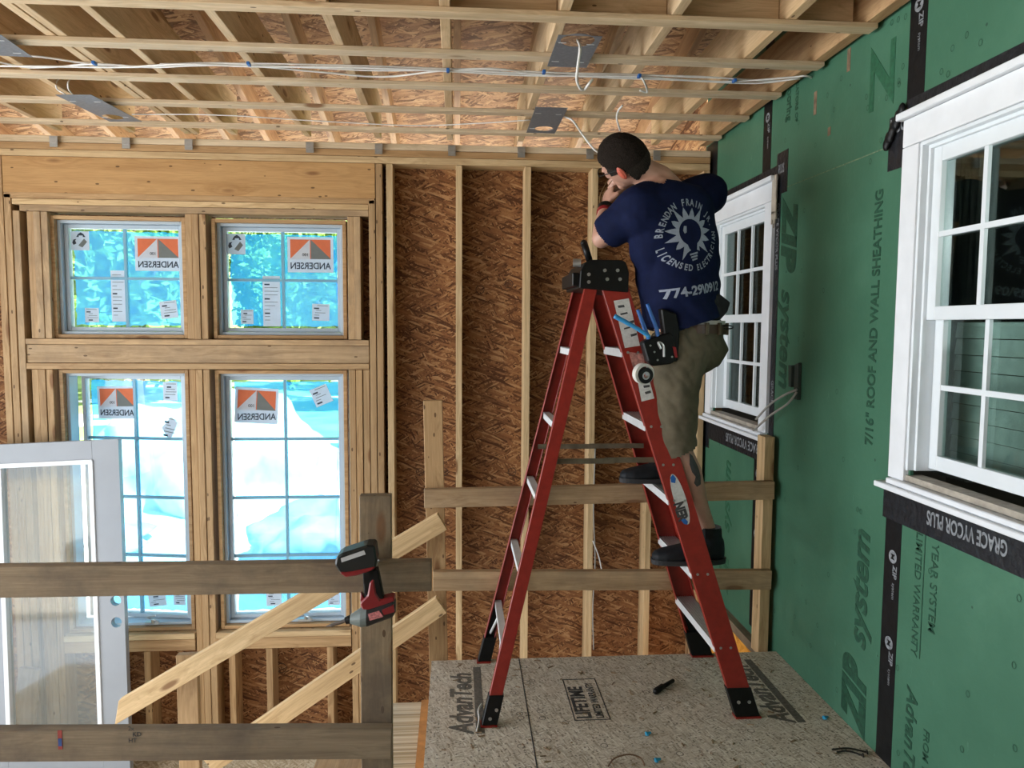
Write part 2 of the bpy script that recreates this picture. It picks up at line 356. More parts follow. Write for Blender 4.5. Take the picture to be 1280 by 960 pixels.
def props(o, label=None, cat=None, group=None, kind=None):
    if label: o['label'] = label
    if cat: o['category'] = cat
    if group: o['group'] = group
    if kind: o['kind'] = kind
    return o
def empty(name, loc, label, cat, group=None):
    o = bpy.data.objects.new(name, None); o.empty_display_size = .05; COL.objects.link(o); o.location = loc
    ORG[o.name] = Vector(loc); return props(o, label, cat, group)
def finish(bm, bevel=0, smooth=False):
    bmesh.ops.recalc_face_normals(bm, faces=bm.faces)
    if bevel: bmesh.ops.bevel(bm, geom=[e for e in bm.edges if e.calc_face_angle(0) > .5], offset=bevel, segments=1, affect='EDGES')
    if smooth:
        for f in bm.faces: f.smooth = True
def mk(name, bm, mat, parent=None, origin=None, bevel=0, smooth=False, **pr):
    """mesh given in world space; linked at its own base point or inside its parent"""
    finish(bm, bevel, smooth)
    if parent is not None: org = ORG[parent.name]
    elif origin is not None: org = Vector(origin)
    else:
        xs = [v.co for v in bm.verts]
        org = Vector(((min(v.x for v in xs)+max(v.x for v in xs))/2, (min(v.y for v in xs)+max(v.y for v in xs))/2, min(v.z for v in xs)))
    bmesh.ops.translate(bm, vec=-org, verts=bm.verts)
    me = bpy.data.meshes.new(name); bm.to_mesh(me); bm.free()
    o = bpy.data.objects.new(name, me); COL.objects.link(o); me.materials.append(mat)
    if parent is not None: o.parent = parent
    else: o.location = org
    ORG[o.name] = org
    return props(o, **pr)
def BM(): return bmesh.new()
def board(name, p0, p1, w, t, mat, wdir=(0, 0, 1), parent=None, bevel=.002, cut0=None, **pr):
    """sawn board from p0 to p1 (centre line); w measured along wdir, t across; grain runs along local X"""
    p0, p1 = Vector(p0), Vector(p1); X = (p1-p0).normalized(); Zv = Vector(wdir); Zv = (Zv-X*X.dot(Zv)).normalized(); Yv = Zv.cross(X)
    L = (p1-p0).length; bm = BM(); box(bm, (0, 0, 0), (L, t, w)); 
    if cut0:
        for v in bm.verts:
            if v.co.x < 0 and v.co.z*cut0 < 0: v.co.x += abs(cut0)
    finish(bm, bevel); me = bpy.data.meshes.new(name); bm.to_mesh(me); bm.free(); me.materials.append(mat)
    o = bpy.data.objects.new(name, me); COL.objects.link(o)
    M = Matrix((X, Yv, Zv)).transposed().to_4x4(); M.translation = (p0+p1)/2
    if parent is not None:
        o.parent = parent; o.matrix_local = Matrix.Translation(-ORG[parent.name]) @ M
    else: o.matrix_world = M
    return props(o, **pr)
def copy_obj(o, parent=None):
    c = o.copy(); COL.objects.link(c)
    if parent is not None: c.parent = parent
    return c
DEPS = lambda: bpy.context.evaluated_depsgraph_get()
def text_bm(body, size, offset=0.0, extrude=0.0, align='LEFT', shear=0.0, spacing=1.0):
    cu = bpy.data.curves.new('t', 'FONT'); cu.body = body; cu.size = size; cu.offset = offset; cu.extrude = extrude
    cu.align_x = align; cu.shear = shear; cu.space_character = spacing; cu.resolution_u = 4
    o = bpy.data.objects.new('t', cu); COL.objects.link(o); bpy.context.view_layer.update()
    me = bpy.data.meshes.new_from_object(o.evaluated_get(DEPS()), depsgraph=DEPS()); bm = BM(); bm.from_mesh(me)
    bpy.data.objects.remove(o); bpy.data.curves.remove(cu); bpy.data.meshes.remove(me)
    return bm
def text(body, size, org, xd, yd, mat, parent, name='lettering', offset=0.0, align='LEFT', mirror=False, shear=0.0, sx=1.0, spacing=1.0):
    bm = text_bm(body, size, offset, .0004, align, shear, spacing); xd = Vector(xd).normalized(); yd = Vector(yd).normalized()
    if mirror:
        for v in bm.verts: v.co.x = -v.co.x
    nd = xd.cross(yd); org = Vector(org)
    for v in bm.verts: v.co = org + xd*v.co.x*sx + yd*v.co.y + nd*v.co.z
    return mk(name, bm, mat, parent)
def remeshed(bm, voxel, smooth=6):
    me = bpy.data.meshes.new('r'); bmesh.ops.recalc_face_normals(bm, faces=bm.faces); bm.to_mesh(me); bm.free(); o = bpy.data.objects.new('r', me); COL.objects.link(o)
    md = o.modifiers.new('r', 'REMESH'); md.mode = 'VOXEL'; md.voxel_size = voxel
    sm = o.modifiers.new('s', 'SMOOTH'); sm.factor = .5; sm.iterations = smooth
    bpy.context.view_layer.update()
    m2 = bpy.data.meshes.new_from_object(o.evaluated_get(DEPS()), depsgraph=DEPS()); b2 = BM(); b2.from_mesh(m2)
    bpy.data.objects.remove(o); bpy.data.meshes.remove(me); bpy.data.meshes.remove(m2)
    return b2

# ------------------------------------------------------------------ setting: floors, walls
WX = 1.57; YS = 4.55; LOW = -1.05
bm = BM(); bxx(bm, -.12, WX, 2.13, 3.45, -.022, 0); bxx(bm, -3.4, WX, -1.2, 2.13, -.022, 0)
floor = mk('floor', bm, SUBF, kind='structure', label='grey strand subfloor platform carrying the ladder')
bm = BM(); bxx(bm, -.10, WX, 3.41, 3.449, -.26, -.023); bxx(bm, -.119, -.08, 2.14, 3.449, -.26, -.023); bxx(bm, -3.4, -.12, 2.09, 2.129, -.26, -.023)
mk('trim_platform_rim', bm, PINEW, kind='structure')
bm = BM(); bxx(bm, -3.4, WX, 2.05, 4.70, LOW-.03, LOW)
mk('floor_lower', bm, SUBC, kind='structure')
# back wall sheathing with openings for the four windows
OPX = [(-2.40, -1.60), (-1.46, -.655)]; OPZ = [(-.29, 1.325), (1.52, 2.235)]
xs = [-3.4, -2.40, -1.60, -1.46, -.655, 1.60]; zs = [LOW-.03, -.29, 1.325, 1.52, 2.235, 2.66]
bm = BM()
for i in range(5):
    for j in range(5):
        if i in (1, 3) and j in (1, 3): continue
        bxx(bm, xs[i], xs[i+1], 4.69, 4.702, zs[j], zs[j+1])
bmesh.ops.remove_doubles(bm, verts=bm.verts, dist=1e-4)
wall_back = mk('wall_back', bm, OSB, kind='structure', origin=(0, 4.69, 0))
bm = BM(); bxx(bm, -3.42, -3.4, 3.95, 4.72, LOW-.03, 3.2); bxx(bm, -3.42, -3.4, -1.2, -.95, -.02, 3.7); bxx(bm, -3.42, -3.4, -1.2, 3.95, 2.55, 3.7); mk('wall_left', bm, OSBL, kind='structure')
bm = BM(); bxx(bm, -3.4, -2.4, -1.22, -1.2, LOW, 4.4); bxx(bm, -1.2, WX, -1.22, -1.2, LOW, 4.4); bxx(bm, -2.4, -1.2, -1.22, -1.2, LOW, 1.0); bxx(bm, -2.4, -1.2, -1.22, -1.2, 2.3, 4.4); mk('wall_front', bm, OSB, kind='structure')
# right wall with two openings
CAS = [(1.62, 2.544), (3.62, 4.54)]       # outer casing extents in Y
ops = [(a+.10, b-.10) for a, b in CAS]
ys = [-1.2, ops[0][0], ops[0][1], ops[1][0], ops[1][1], 4.69]; zz = [-.045, 1.08, 2.22, 3.6]
bm = BM()
for i in range(5):
    for j in range(3):
        if i in (1, 3) and j == 1: continue
        bxx(bm, WX, WX+.012, ys[i], ys[i+1], zz[j], zz[j+1])
wall_right = mk('wall_right', bm, GREEN, kind='structure', origin=(WX, 3, 0), label='green sheathed house wall')
def wall_box(y0, y1, z0, z1, mat, name, d=.0012, x=None, **k):
    bm = BM(); bxx(bm, WX-d if x is None else x, WX, y0, y1, z0, z1); return mk(name, bm, mat, wall_right, **k)
# seam tapes
wall_box(2.465, 2.562, 2.36, 3.3, TAPE, 'seam_tape'); wall_box(2.475, 2.572, 0, .93, TAPE, 'seam_tape')
wall_box(3.70, 3.80, 2.36, 3.2, TAPE, 'seam_tape'); wall_box(3.69, 3.79, 0, .93, TAPE, 'seam_tape')
wall_box(4.48, 4.68, 2.39, 2.72, TAPE, 'corner_tape')
# horizontal sheet seam, chalk colour
bm = BM(); z_s = lambda y: 2.262+(y-3.6)*.012
prism(bm, [(WX-.0006, 2.62, z_s(2.62)-.002), (WX-.0006, 3.56, z_s(3.56)-.002), (WX-.0006, 3.56, z_s(3.56)+.002), (WX-.0006, 2.62, z_s(2.62)+.002)], (.0006, 0, 0))
mk('sheet_seam', bm, plain('seam_chalk', (.13, .19, .11), .8, var=.4, scale=50), wall_right)
# membrane around the windows
for (a, b) in CAS:
    wall_box(a-.05, b+.05, .90, 1.02, TAPEG, 'window_membrane', .002); wall_box(a-.04, b+.012, 2.33, 2.385, TAPEG, 'window_membrane', .002)
wall_box(2.545, 2.565, 1.03, 2.30, TAPEG, 'window_membrane', .002); wall_box(3.565, 3.62, 1.03, 2.30, TAPEG, 'window_membrane', .002)
wall_box(2.56, 2.66, 2.16, 2.35, TAPEG, 'window_membrane', .0025); wall_box(3.50, 3.62, 2.24, 2.44, TAPEG, 'window_membrane', .0025)
wall_box(4.50, 4.62, .84, .90, TAPEG, 'window_membrane', .002)
# crumpled flap of tape at the casing corner
bm = BM()
for i in range(9): ball(bm, (WX-.015, 2.565+i*.011, 2.36-.012*i+random.uniform(-.01, .01)), (.012, .016, .024), n=8)
mk('torn_tape_flap', remeshed(bm, .005, 2), TAPE, wall_right)
# torn pale paper at the small window corner
bm = BM(); bxx(bm, WX-.022, WX-.016, 3.575, 3.625, 2.15, 2.335)
for k in range(5): bxx(bm, WX-.022, WX-.016, 3.573+k*.011, 3.581+k*.011, 2.12-.02*(k % 3), 2.16)
mk('torn_paper', bm, plain('torn_paper_fibre', (.48, .42, .34), .8, var=.2), wall_right)
UP, DN = (0, 0, 1), (0, 0, -1); FAR, NEAR = (0, 1, 0), (0, -1, 0)
TX = WX-.0012
def wt(body, size, y, z, mode, mat=DKGREEN, **k):
    if mode == 'up': return text(body, size, (k.pop('x', TX), y, z), UP, FAR, mat, wall_right, **k)
    return text(body, size, (k.pop('x', TX), y, z), DN, NEAR, mat, wall_right, **k)
wt('7/16" ROOF AND WALL SHEATHING', .072, 2.685, 1.145, 'up', offset=.0022, sx=.82)
wt('ZIP', .22, 2.665, .02, 'up', offset=.014, spacing=1.12, shear=.25, sx=.72)
wt('system', .165, 2.675, .345, 'up', offset=.0045, shear=.25, sx=1.0)
wt('ZIP', .20, 3.53, 2.19, 'down', offset=.014, spacing=1.12, shear=.25, sx=1.0); wt('system', .17, 3.52, 1.78, 'down', offset=.0045, shear=.25, sx=1.0)
wt('Z', .22, 2.80, 2.64, 'down', mat=FAINTG, offset=.006, sx=1.6)
wt('FROM THE CREATORS OF', .038, 3.44, 2.94, 'down', offset=.0008, sx=.9); wt('AdvanTech Flooring', .075, 3.53, 3.03, 'down', offset=.002, sx=.75)
wt('YEAR SYSTEM', .050, 2.305, .885, 'down', offset=.0005); wt('LIMITED WARRANTY', .048, 2.39, .90, 'down', offset=.0005, sx=.95)
bm = BM(); bxx(bm, TX-.0004, TX, 2.340, 2.344, .47, .91); mk('printed_rule', bm, DKGREEN, wall_right)
wt('AdvanTech', .085, 2.40, .35, 'down', offset=.002, shear=.2); wt('FROM THE CREATORS OF', .042, 2.300, .25, 'down', offset=.0006)
wt('SHEATHING', .06, 2.31, 3.02, 'down', mat=FAINTG, offset=.001)
wt('ZIP', .20, 4.12, .05, 'up', mat=FAINTG, offset=.006, shear=.25, sx=.9); wt('system', .15, 4.12, .40, 'up', offset=.002, shear=.25, mat=FAINTG)
wt('7/16" ROOF AND', .06, 4.585, 1.2, 'up', mat=FAINTG, offset=.001)
# prints on tapes
for (y, z) in ((2.545, 2.66), (3.78, 2.62), (2.55, .42), (2.55, .74), (3.77, .80), (3.77, .48)):
    wt('ZIP', .034, y-.035, z, 'down', mat=TAPEW, offset=.0008, x=TX-.001); wt('system', .022, y-.035, z-.065, 'down', mat=TAPEW, x=TX-.001)
    bm = BM(); cyl(bm, (TX-.0018, y-.032, z+.03), (TX-.001, y-.032, z+.03), .024, n=20); mk('printed_emblem', bm, TAPEW, wall_right)
    bm = BM(); prism(bm, [(TX-.0024, y-.045, z+.04), (TX-.0024, y-.022, z+.04), (TX-.0024, y-.028, z+.032), (TX-.0024, y-.02, z+.02), (TX-.0024, y-.045, z+.02), (TX-.0024, y-.036, z+.028)], (.0005, 0, 0)); mk('printed_emblem', bm, TAPE, wall_right)
for y_ in (1.42, 1.97): text('GRACE VYCOR PLUS', .066, (TX-.0015, y_, .985), (0, 1, 0), (0, 0, -1), TAPEW, wall_right, offset=.0016, sx=.60)
text('GRACE VYCOR PLUS', .070, (TX-.0015, 3.70, .98), (0, 1, 0), (0, 0, -1), TAPEW, wall_right, offset=.0012, sx=.78)
text('YCO', .075, (TX-.002, 2.652, 2.29), (0, -1, 0), (0, 0, 1), TAPEW, wall_right, offset=.0015, sx=.62)
text('PLUS', .06, (TX-.002, 3.60, 2.34), (0, -1, 0), (0, 0, 1), TAPEW, wall_right, offset=.0015, sx=.5)
wt('GRACE VYCOR PLUS', .035, 3.60, 2.20, 'down', mat=TAPEW, offset=.0006, x=TX-.002); wt('GRACE', .035, 3.60, 1.33, 'down', mat=TAPEW, offset=.0006, x=TX-.002)
# bottom plate and orange-lit panel where the wall drops beside the platform
board('bottom_plate', (WX-.025, 3.47, -.065), (WX-.025, 4.55, -.065), .05, .045, PINEG, label='grey timber plate under the green wall beyond the platform', cat='board')
bm = BM(); bxx(bm, WX-.012, WX, 3.46, 4.6, LOW, -.09); mk('wall_right_lower', bm, ORNG, kind='structure')
# cut slots in green wall (dark, with raw wood edges)
for (y, z, h) in ((3.245, 2.575, .10), (2.97, 2.665, .09), (3.11, 2.42, .035)):
    wall_box(y-.012, y+.012, z-h/2, z+h/2, plain('raw_slot', (.20, .13, .08), .8, var=.4), 'cut_slot', .0016)
# nail rings on green wall
bm = BM()
for i in range(90):
    y = random.uniform(1.9, 3.55); z = random.choice((random.uniform(.05, 1.0), random.uniform(1.0, 2.3), random.uniform(2.3, 2.7)))
    if z > .9 and z < 2.4 and not 2.68 < y < 3.45: continue
    for k in range(10):
        t0, t1 = k/10*2*math.pi, (k+1)/10*2*math.pi; r = .009; r2 = .0068
        q = [bm.verts.new((TX, y+math.cos(t)*rr, z+math.sin(t)*rr*1.25)) for t, rr in ((t0, r), (t1, r), (t1, r2), (t0, r2))]; bm.faces.new(q)
mk('nail_ring', bm, DKGREEN, wall_right, kind='stuff')

# ------------------------------------------------------------------ house windows (double hung) in the right wall
def house_window(n, y0, y1, label):
    W = empty('window_%d' % n, (WX, (y0+y1)/2, 1.02), None, None); W['kind'] = 'structure'; W['label'] = label
    bm = BM()
    for a, b in ((y0, y0+.09), (y1-.09, y1)): bxx(bm, WX-.02, WX+.01, a, b, 1.06, 2.215)
    bxx(bm, WX-.02, WX+.01, y0, y1, 2.217, 2.31); mk('casing', bm, WHITE, W, bevel=.002)
    bm = BM(); bxx(bm, WX-.04, WX+.01, y0-.018, y1+.018, 2.312, 2.336); mk('drip_cap', bm, WHITE, W, bevel=.003)
    bm = BM(); bxx(bm, WX-.055, WX+.015, y0-.03, y1+.03, 1.020, 1.040); mk('sill', bm, WHITE, W, bevel=.003)
    bm = BM(); bxx(bm, WX-.04, WX+.02, y0+.02, y1-.02, 1.041, 1.060); mk('sill_nose', bm, WHITE, W, bevel=.003)
    bm = BM(); bxx(bm, WX-.010, WX+.05, y0+.09, y1-.09, 1.062, 1.082); mk('sub_sill', bm, SILL, W)
    a, b = y0+.09, y1-.09
    bm = BM()
    for k, (d0, d1) in enumerate(((0, .012), (.012, .024))):      # stepped jamb liner
        xk = WX-.012+k*.022
        bxx(bm, xk, WX+.10, a+d0, a+d1, 1.10, 2.216); bxx(bm, xk, WX+.10, b-d1, b-d0, 1.10, 2.216); bxx(bm, xk, WX+.10, a+d1, b-d1, 2.216-d1, 2.216-d0)
    mk('jamb_liner', bm, VINYL, W, bevel=.0012)
    a += .024; b -= .024
    def sash(x, zb, zt, rail_b, rail_t, st=.042):
        bm = BM(); bxx(bm, x, x+.03, a, a+st, zb, zt); bxx(bm, x, x+.03, b-st, b, zb, zt)
        bxx(bm, x, x+.03, a+st, b-st, zb, zb+rail_b); bxx(bm, x, x+.03, a+st, b-st, zt-rail_t, zt)
        s = mk('sash', bm, VINYL, W, bevel=.002)
        g0, g1, h0, h1 = a+st, b-st, zb+rail_b, zt-rail_t
        bm = BM()
        for k in (1, 2): y = g0+(g1-g0)*k/3; bxx(bm, x+.004, x+.016, y-.009, y+.009, h0, h1)
        bxx(bm, x+.003, x+.017, g0, g1, (h0+h1)/2-.009, (h0+h1)/2+.009); mk('muntins', bm, VINYL, s)
        bm = BM(); bxx(bm, x+.018, x+.022, g0, g1, h0, h1); mk('pane', bm, GLASSD, s)
    sash(WX+.022, 1.62, 2.192, .045, .05); sash(WX+.055, 1.11, 1.655, .05, .03)
    # pale curtain hung inside
    return W
W5 = house_window(5, *CAS[0], 'large white double-hung house window nearest the camera'); W6 = house_window(6, *CAS[1], 'white double-hung house window behind the electrician')
hl = bpy.data.lights.new('slat_fill_light', 'POINT'); hl.energy = 14; hl.shadow_soft_size = .1; hl_o = bpy.data.objects.new('slat_fill_light', hl); COL.objects.link(hl_o); hl_o.location = (2.3, 1.7, 2.0)  # unseen fill light added to brighten the slats behind the glass
# room behind the house windows
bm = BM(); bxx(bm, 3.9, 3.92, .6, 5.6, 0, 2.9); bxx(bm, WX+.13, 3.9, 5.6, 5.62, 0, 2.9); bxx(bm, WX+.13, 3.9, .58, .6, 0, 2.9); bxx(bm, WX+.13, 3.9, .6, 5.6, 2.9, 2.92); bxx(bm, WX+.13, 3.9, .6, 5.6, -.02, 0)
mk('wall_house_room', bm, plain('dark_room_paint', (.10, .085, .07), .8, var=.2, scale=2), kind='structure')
def curtain(y0, y1, z0, z1, x, mat, label):
    bm = BM(); n = 60; rows = []
    for z in (z0, z1): rows.append([bm.verts.new((x+.014*math.sin(i*1.1+z)+.006*math.sin(i*2.3), y0+(y1-y0)*i/n, z)) for i in range(n+1)])
    for i in range(n): bm.faces.new((rows[0][i], rows[0][i+1], rows[1][i+1], rows[1][i]))
    bmesh.ops.solidify(bm, geom=bm.faces[:], thickness=.003)
    return mk('curtain', bm, mat, label=label, cat='curtain', smooth=True)
curtain(2.46, 2.68, 1.05, 2.2, 1.80, plain('grey_drape', (.16, .16, .13), .9), 'grey-brown drape hanging inside the large house window')
# slats added behind the lower sash, imitating siding reflected in its glass
bm = BM()
for k in range(9): box(bm, (1.76, 2.08, 1.13+k*.057), (.004, .86, .054), Matrix.Rotation(.12, 3, 'Y'))
mk('window_blind', bm, plain('reflected_slat', (.55, .62, .58), .7), label='pale slats imitating siding reflected in the lower sash of the large house window', cat='blind')
curtain(3.95, 4.75, 1.05, 2.25, 1.82, plain('brown_drape', (.10, .06, .04), .9, var=.5, scale=8), 'brown drape hanging inside the small house window')

# ------------------------------------------------------------------ back wall framing
SY = YS+.07
def stud(x, z0, z1, label, t=.038, mat=PINE, x1=None, d=.14, name='wall_stud', group=None, cat='stud', y=None):
    yy = SY if y is None else y
    return board(name, (x, yy, z0), (x if x1 is None else x1, yy, z1), t, d, mat, wdir=(1, 0, 0), label=label, cat=cat, group=group)
def plate(z0, z1, x0, x1, label, mat=PINE, name='wall_plate', d=.14, y=None, cat='board', dz=0):
    yy = SY if y is None else y
    return board(name, (x0, yy, (z0+z1)/2), (x1, yy, (z0+z1)/2+dz), z1-z0, d, mat, wdir=(0, 0, 1), label=label, cat=cat)
plate(2.552, 2.590, -3.38, 1.55, 'lower top plate running over the back wall studs')
plate(2.592, 2.630, -3.38, 1.55, 'upper top plate running over the back wall studs', mat=PINEW)
plate(2.632, 2.668, -3.38, 1.55, 'thin pale ledger on top of the back wall plates', d=.16, mat=PINES, y=4.63)
plate(LOW, LOW+.038, -3.38, 1.55, 'bottom plate along the foot of the back wall', mat=PINEW)
NAMES = ['first', 'second', 'third', 'fourth', 'fifth', 'sixth', 'seventh']
for i, x in enumerate((-.400, .013, .428, .838, 1.207)):
    stud(x, LOW+.04, 2.55, 'pale stud on the back wall, %s to the right of the window group' % NAMES[i], group='back wall studs')
stud(1.53, LOW+.04, 2.55, 'corner stud where the back wall meets the green wall', group='back wall studs')
stud(-3.05, LOW+.04, 2.55, 'stud at the far left end of the back wall', group='back wall studs')
stud(-2.625, LOW+.04, 2.55, 'full-height king stud at the left of the window group', x1=-2.622, mat=PINEW, group='window framing studs')
stud(-2.58, LOW+.04, 2.335, 'jack stud beside the left king stud of the window group', mat=PINEW, group='window framing studs')
stud(-2.535, LOW+.04, 2.24, 'second jack stud at the left of the window group', mat=PINEB, group='window framing studs')
stud(-.462, LOW+.04, 2.55, 'full-height king stud at the right of the window group', mat=PINEW, group='window framing studs')
stud(-.505, LOW+.04, 2.335, 'jack stud under the right end of the window header', mat=PINEW, group='window framing studs')
board('window_header', (-2.60, SY-.045, 2.447), (-.485, SY-.045, 2.447), .206, .05, PINEH, wdir=(0, 0, 1), label='wide pine header beam over the window group', cat='beam')
plate(2.312, 2.345, -2.60, -.49, 'flat board directly under the wide window header', mat=PINEW)
plate(2.277, 2.310, -2.555, -.525, 'second flat board under the window header', mat=PINE)
plate(2.240, 2.275, -2.515, -.525, 'lowest flat board over the upper windows', mat=PINEB)
for k, x in enumerate((-2.455, -2.417, -2.379)): stud(x-.005, 1.505, 2.238, 'short trimmer left of the upper left window, %s from the left' % NAMES[k], mat=PINEB, d=.13+.01*(k % 2), group='upper window trimmers')
for k, x in enumerate((-1.585, -1.545, -1.505)): stud(x+.012, 1.505, 2.238, 'short trimmer between the two upper windows, %s from the left' % NAMES[k], mat=PINEW, d=.13+.01*(k % 2), group='upper window trimmers')
for k, x in enumerate((-.632, -.594)): stud(x, 1.505, 2.238, 'short trimmer right of the upper right window, %s from the left' % NAMES[k], mat=PINEB, d=.13+.01*(k % 2), group='upper window trimmers')
plate(1.470, 1.503, -2.515, -.53, 'flat sill board under the upper windows', mat=PINEB)
plate(1.362, 1.468, -2.515, -.53, 'deep beam between upper and lower windows', mat=PINEB, d=.12)
plate(1.325, 1.360, -2.515, -.53, 'flat board over the lower windows', mat=PINEW)
for k, x in enumerate((-2.47, -2.43, -2.39)): stud(x, -1.0, 1.323, 'trimmer left of the lower left window, %s from the left' % NAMES[k], mat=PINEW, d=.13+.01*(k % 2), group='lower window trimmers')
for k, x in enumerate((-1.572, -1.532, -1.492)): stud(x, -1.0, 1.323, 'trimmer between the two lower windows, %s from the left' % NAMES[k], mat=PINEW, d=.13+.01*(k % 2), group='lower window trimmers')
for k, x in enumerate((-.632, -.590, -.548)): stud(x, -1.0, 1.323, 'trimmer right of the lower right window, %s from the left' % NAMES[k], mat=PINEW, d=.13+.01*(k % 2), group='lower window trimmers')
for n_, (a, b) in zip(('left', 'right'), ((-2.368, -1.598), (-1.472, -.655))):
    plate(-.327, -.292, a, b, 'thick sill board under the lower %s window' % n_, mat=PINE, d=.15)
    plate(-.40, -.330, a, b, 'doubled rough sill under the lower %s window' % n_, mat=PINEW)
for k, x in enumerate((-2.10, -1.885, -1.38, -1.155, -.785)):
    stud(x, LOW+.04, -.402, 'short cripple stud under the lower windows, %s from the left' % NAMES[k], mat=PINEW, group='cripple studs')
# joist ties along the plate
for x in (-2.30, -1.90, -1.55, -.86, -.46, -.03, .385, .80, 1.21):
    bm = BM(); bxx(bm, x-.022, x+.022, YS-.022, YS-.0165, 2.60, 2.66); bxx(bm, x-.018, x+.018, YS-.025, YS-.022, 2.622, 2.628)
    mk('steel_tie', bm, STEEL, label='small galvanised tie nailed over the back wall top plates', cat='metal tie', group='galvanised ties along the back wall plates')
# panel stamps on the wall
for (px, py, s) in ((600, 362, .05), (636, 355, .05), (525, 590, .045), (640, 590, .05), (352, 835, .06), (555, 590, .05)):
    p = atY(px, py, 4.689); bm = BM()
    for k in range(20):
        t0, t1 = k/20*2*math.pi, (k+1)/20*2*math.pi; r, r2 = s*.55, s*.47
        bm.faces.new([bm.verts.new((p.x+math.cos(t)*q, 4.6893, p.z+math.sin(t)*q)) for t, q in ((t0, r), (t1, r), (t1, r2), (t0, r2))])
    mk('panel_stamp', bm, plain('stamp_ink', (.05, .025, .012), .8), wall_back)
    text('OSB' if s < .055 else 'GRD', s*.4, (p.x, 4.6892, p.z-s*.14), (1, 0, 0), (0, 0, 1), bpy.data.materials['stamp_ink'], wall_back, align='CENTER')

# ------------------------------------------------------------------ back wall windows
def sticker(parent, name, px0, py0, px1, py1, kind, Yp=4.6770, tilt=0.0):
    a = atY(px0, py0, Yp); b = atY(px1, py1, Yp); x0, x1, z1, z0 = a.x, b.x, a.z, b.z; cx, cz = (x0+x1)/2, (z0+z1)/2
    S = []
    def quad(pts, mat, k, nm, par):
        bm = BM(); pp = []
        for (u, v) in pts:
            x = x0+(x1-x0)*u-cx; z = z0+(z1-z0)*v-cz; pp.append((cx+x*math.cos(tilt)-z*math.sin(tilt), Yp-.0004*k, cz+x*math.sin(tilt)+z*math.cos(tilt)))
        prism(bm, pp, (0, .0003, 0)); return mk(nm, bm, mat, par)
    if kind == 'torn': base = quad([(0, .45), (.5, 1), (1, .8), (.75, .1), (.6, 0)], PAPER, 0, name, parent)
    else: base = quad([(0, 0), (1, 0), (1, 1), (0, 1)], PAPER, 0, name, parent)
    if kind == 'brand':
        quad([(.06, .38), (.94, .38), (.94, .93), (.06, .93)], PORNG, 1, 'sticker_print', base)
        quad([(.05, .37), (.49, .37), (.49, .93)], PAPER, 2, 'sticker_print', base)
        quad([(.51, .38), (.95, .38), (.51, .93)], PGREY, 2, 'sticker_print', base)
        w_ = x1-x0; t = text('ANDERSEN', (z1-z0)*.26, (x0+w_*.94, Yp-.0012, z0+(z1-z0)*.10), (1, 0, 0), (0, 0, 1), PINK_, base, name='sticker_print', mirror=True, offset=.0008, sx=1)
        xs_ = [v.co.x for v in t.data.vertices]; wv = max(xs_)-min(xs_); mx_ = max(xs_)
        for v in t.data.vertices: v.co.x = mx_ + (v.co.x-mx_)*(w_*.88/wv)
        text('100', (z1-z0)*.12, (x0+w_*.46, Yp-.0016, z0+(z1-z0)*.46), (1, 0, 0), (0, 0, 1), PINK_, base, name='sticker_print', mirror=True)
    elif kind == 'house':
        quad([(.30, .70), (.40, .86), (.55, .95), (.70, .86), (.80, .70), (.66, .70), (.66, .78), (.44, .78), (.44, .70)], PINK_, 1, 'sticker_print', base)
        quad([(.08, .40), (.14, .56), (.30, .60), (.24, .50), (.30, .36), (.14, .28)], PINK_, 1, 'sticker_print', base)
        quad([(.40, .25), (.72, .62), (.88, .45), (.62, .15)], PGREY, 1, 'sticker_print', base)
    else:
        nrow = 12 if kind == 'long' else 6
        random.seed(int(px0))
        for k in range(nrow):
            v = .92-k/nrow*.86; wd = random.choice((.8, .6, .3, .75)); h = .012 if kind == 'long' else .035
            if k % 4 == 1: h *= 2.5; wd = .3
            u = .1 if kind == 'long' else random.uniform(.1, .3)
            quad([(u, v-h), (min(u+wd, .92), v-h), (min(u+wd, .92), v), (u, v)], PINK_ if k % 4 == 1 else PGREY, 1, 'sticker_print', base)
    return base
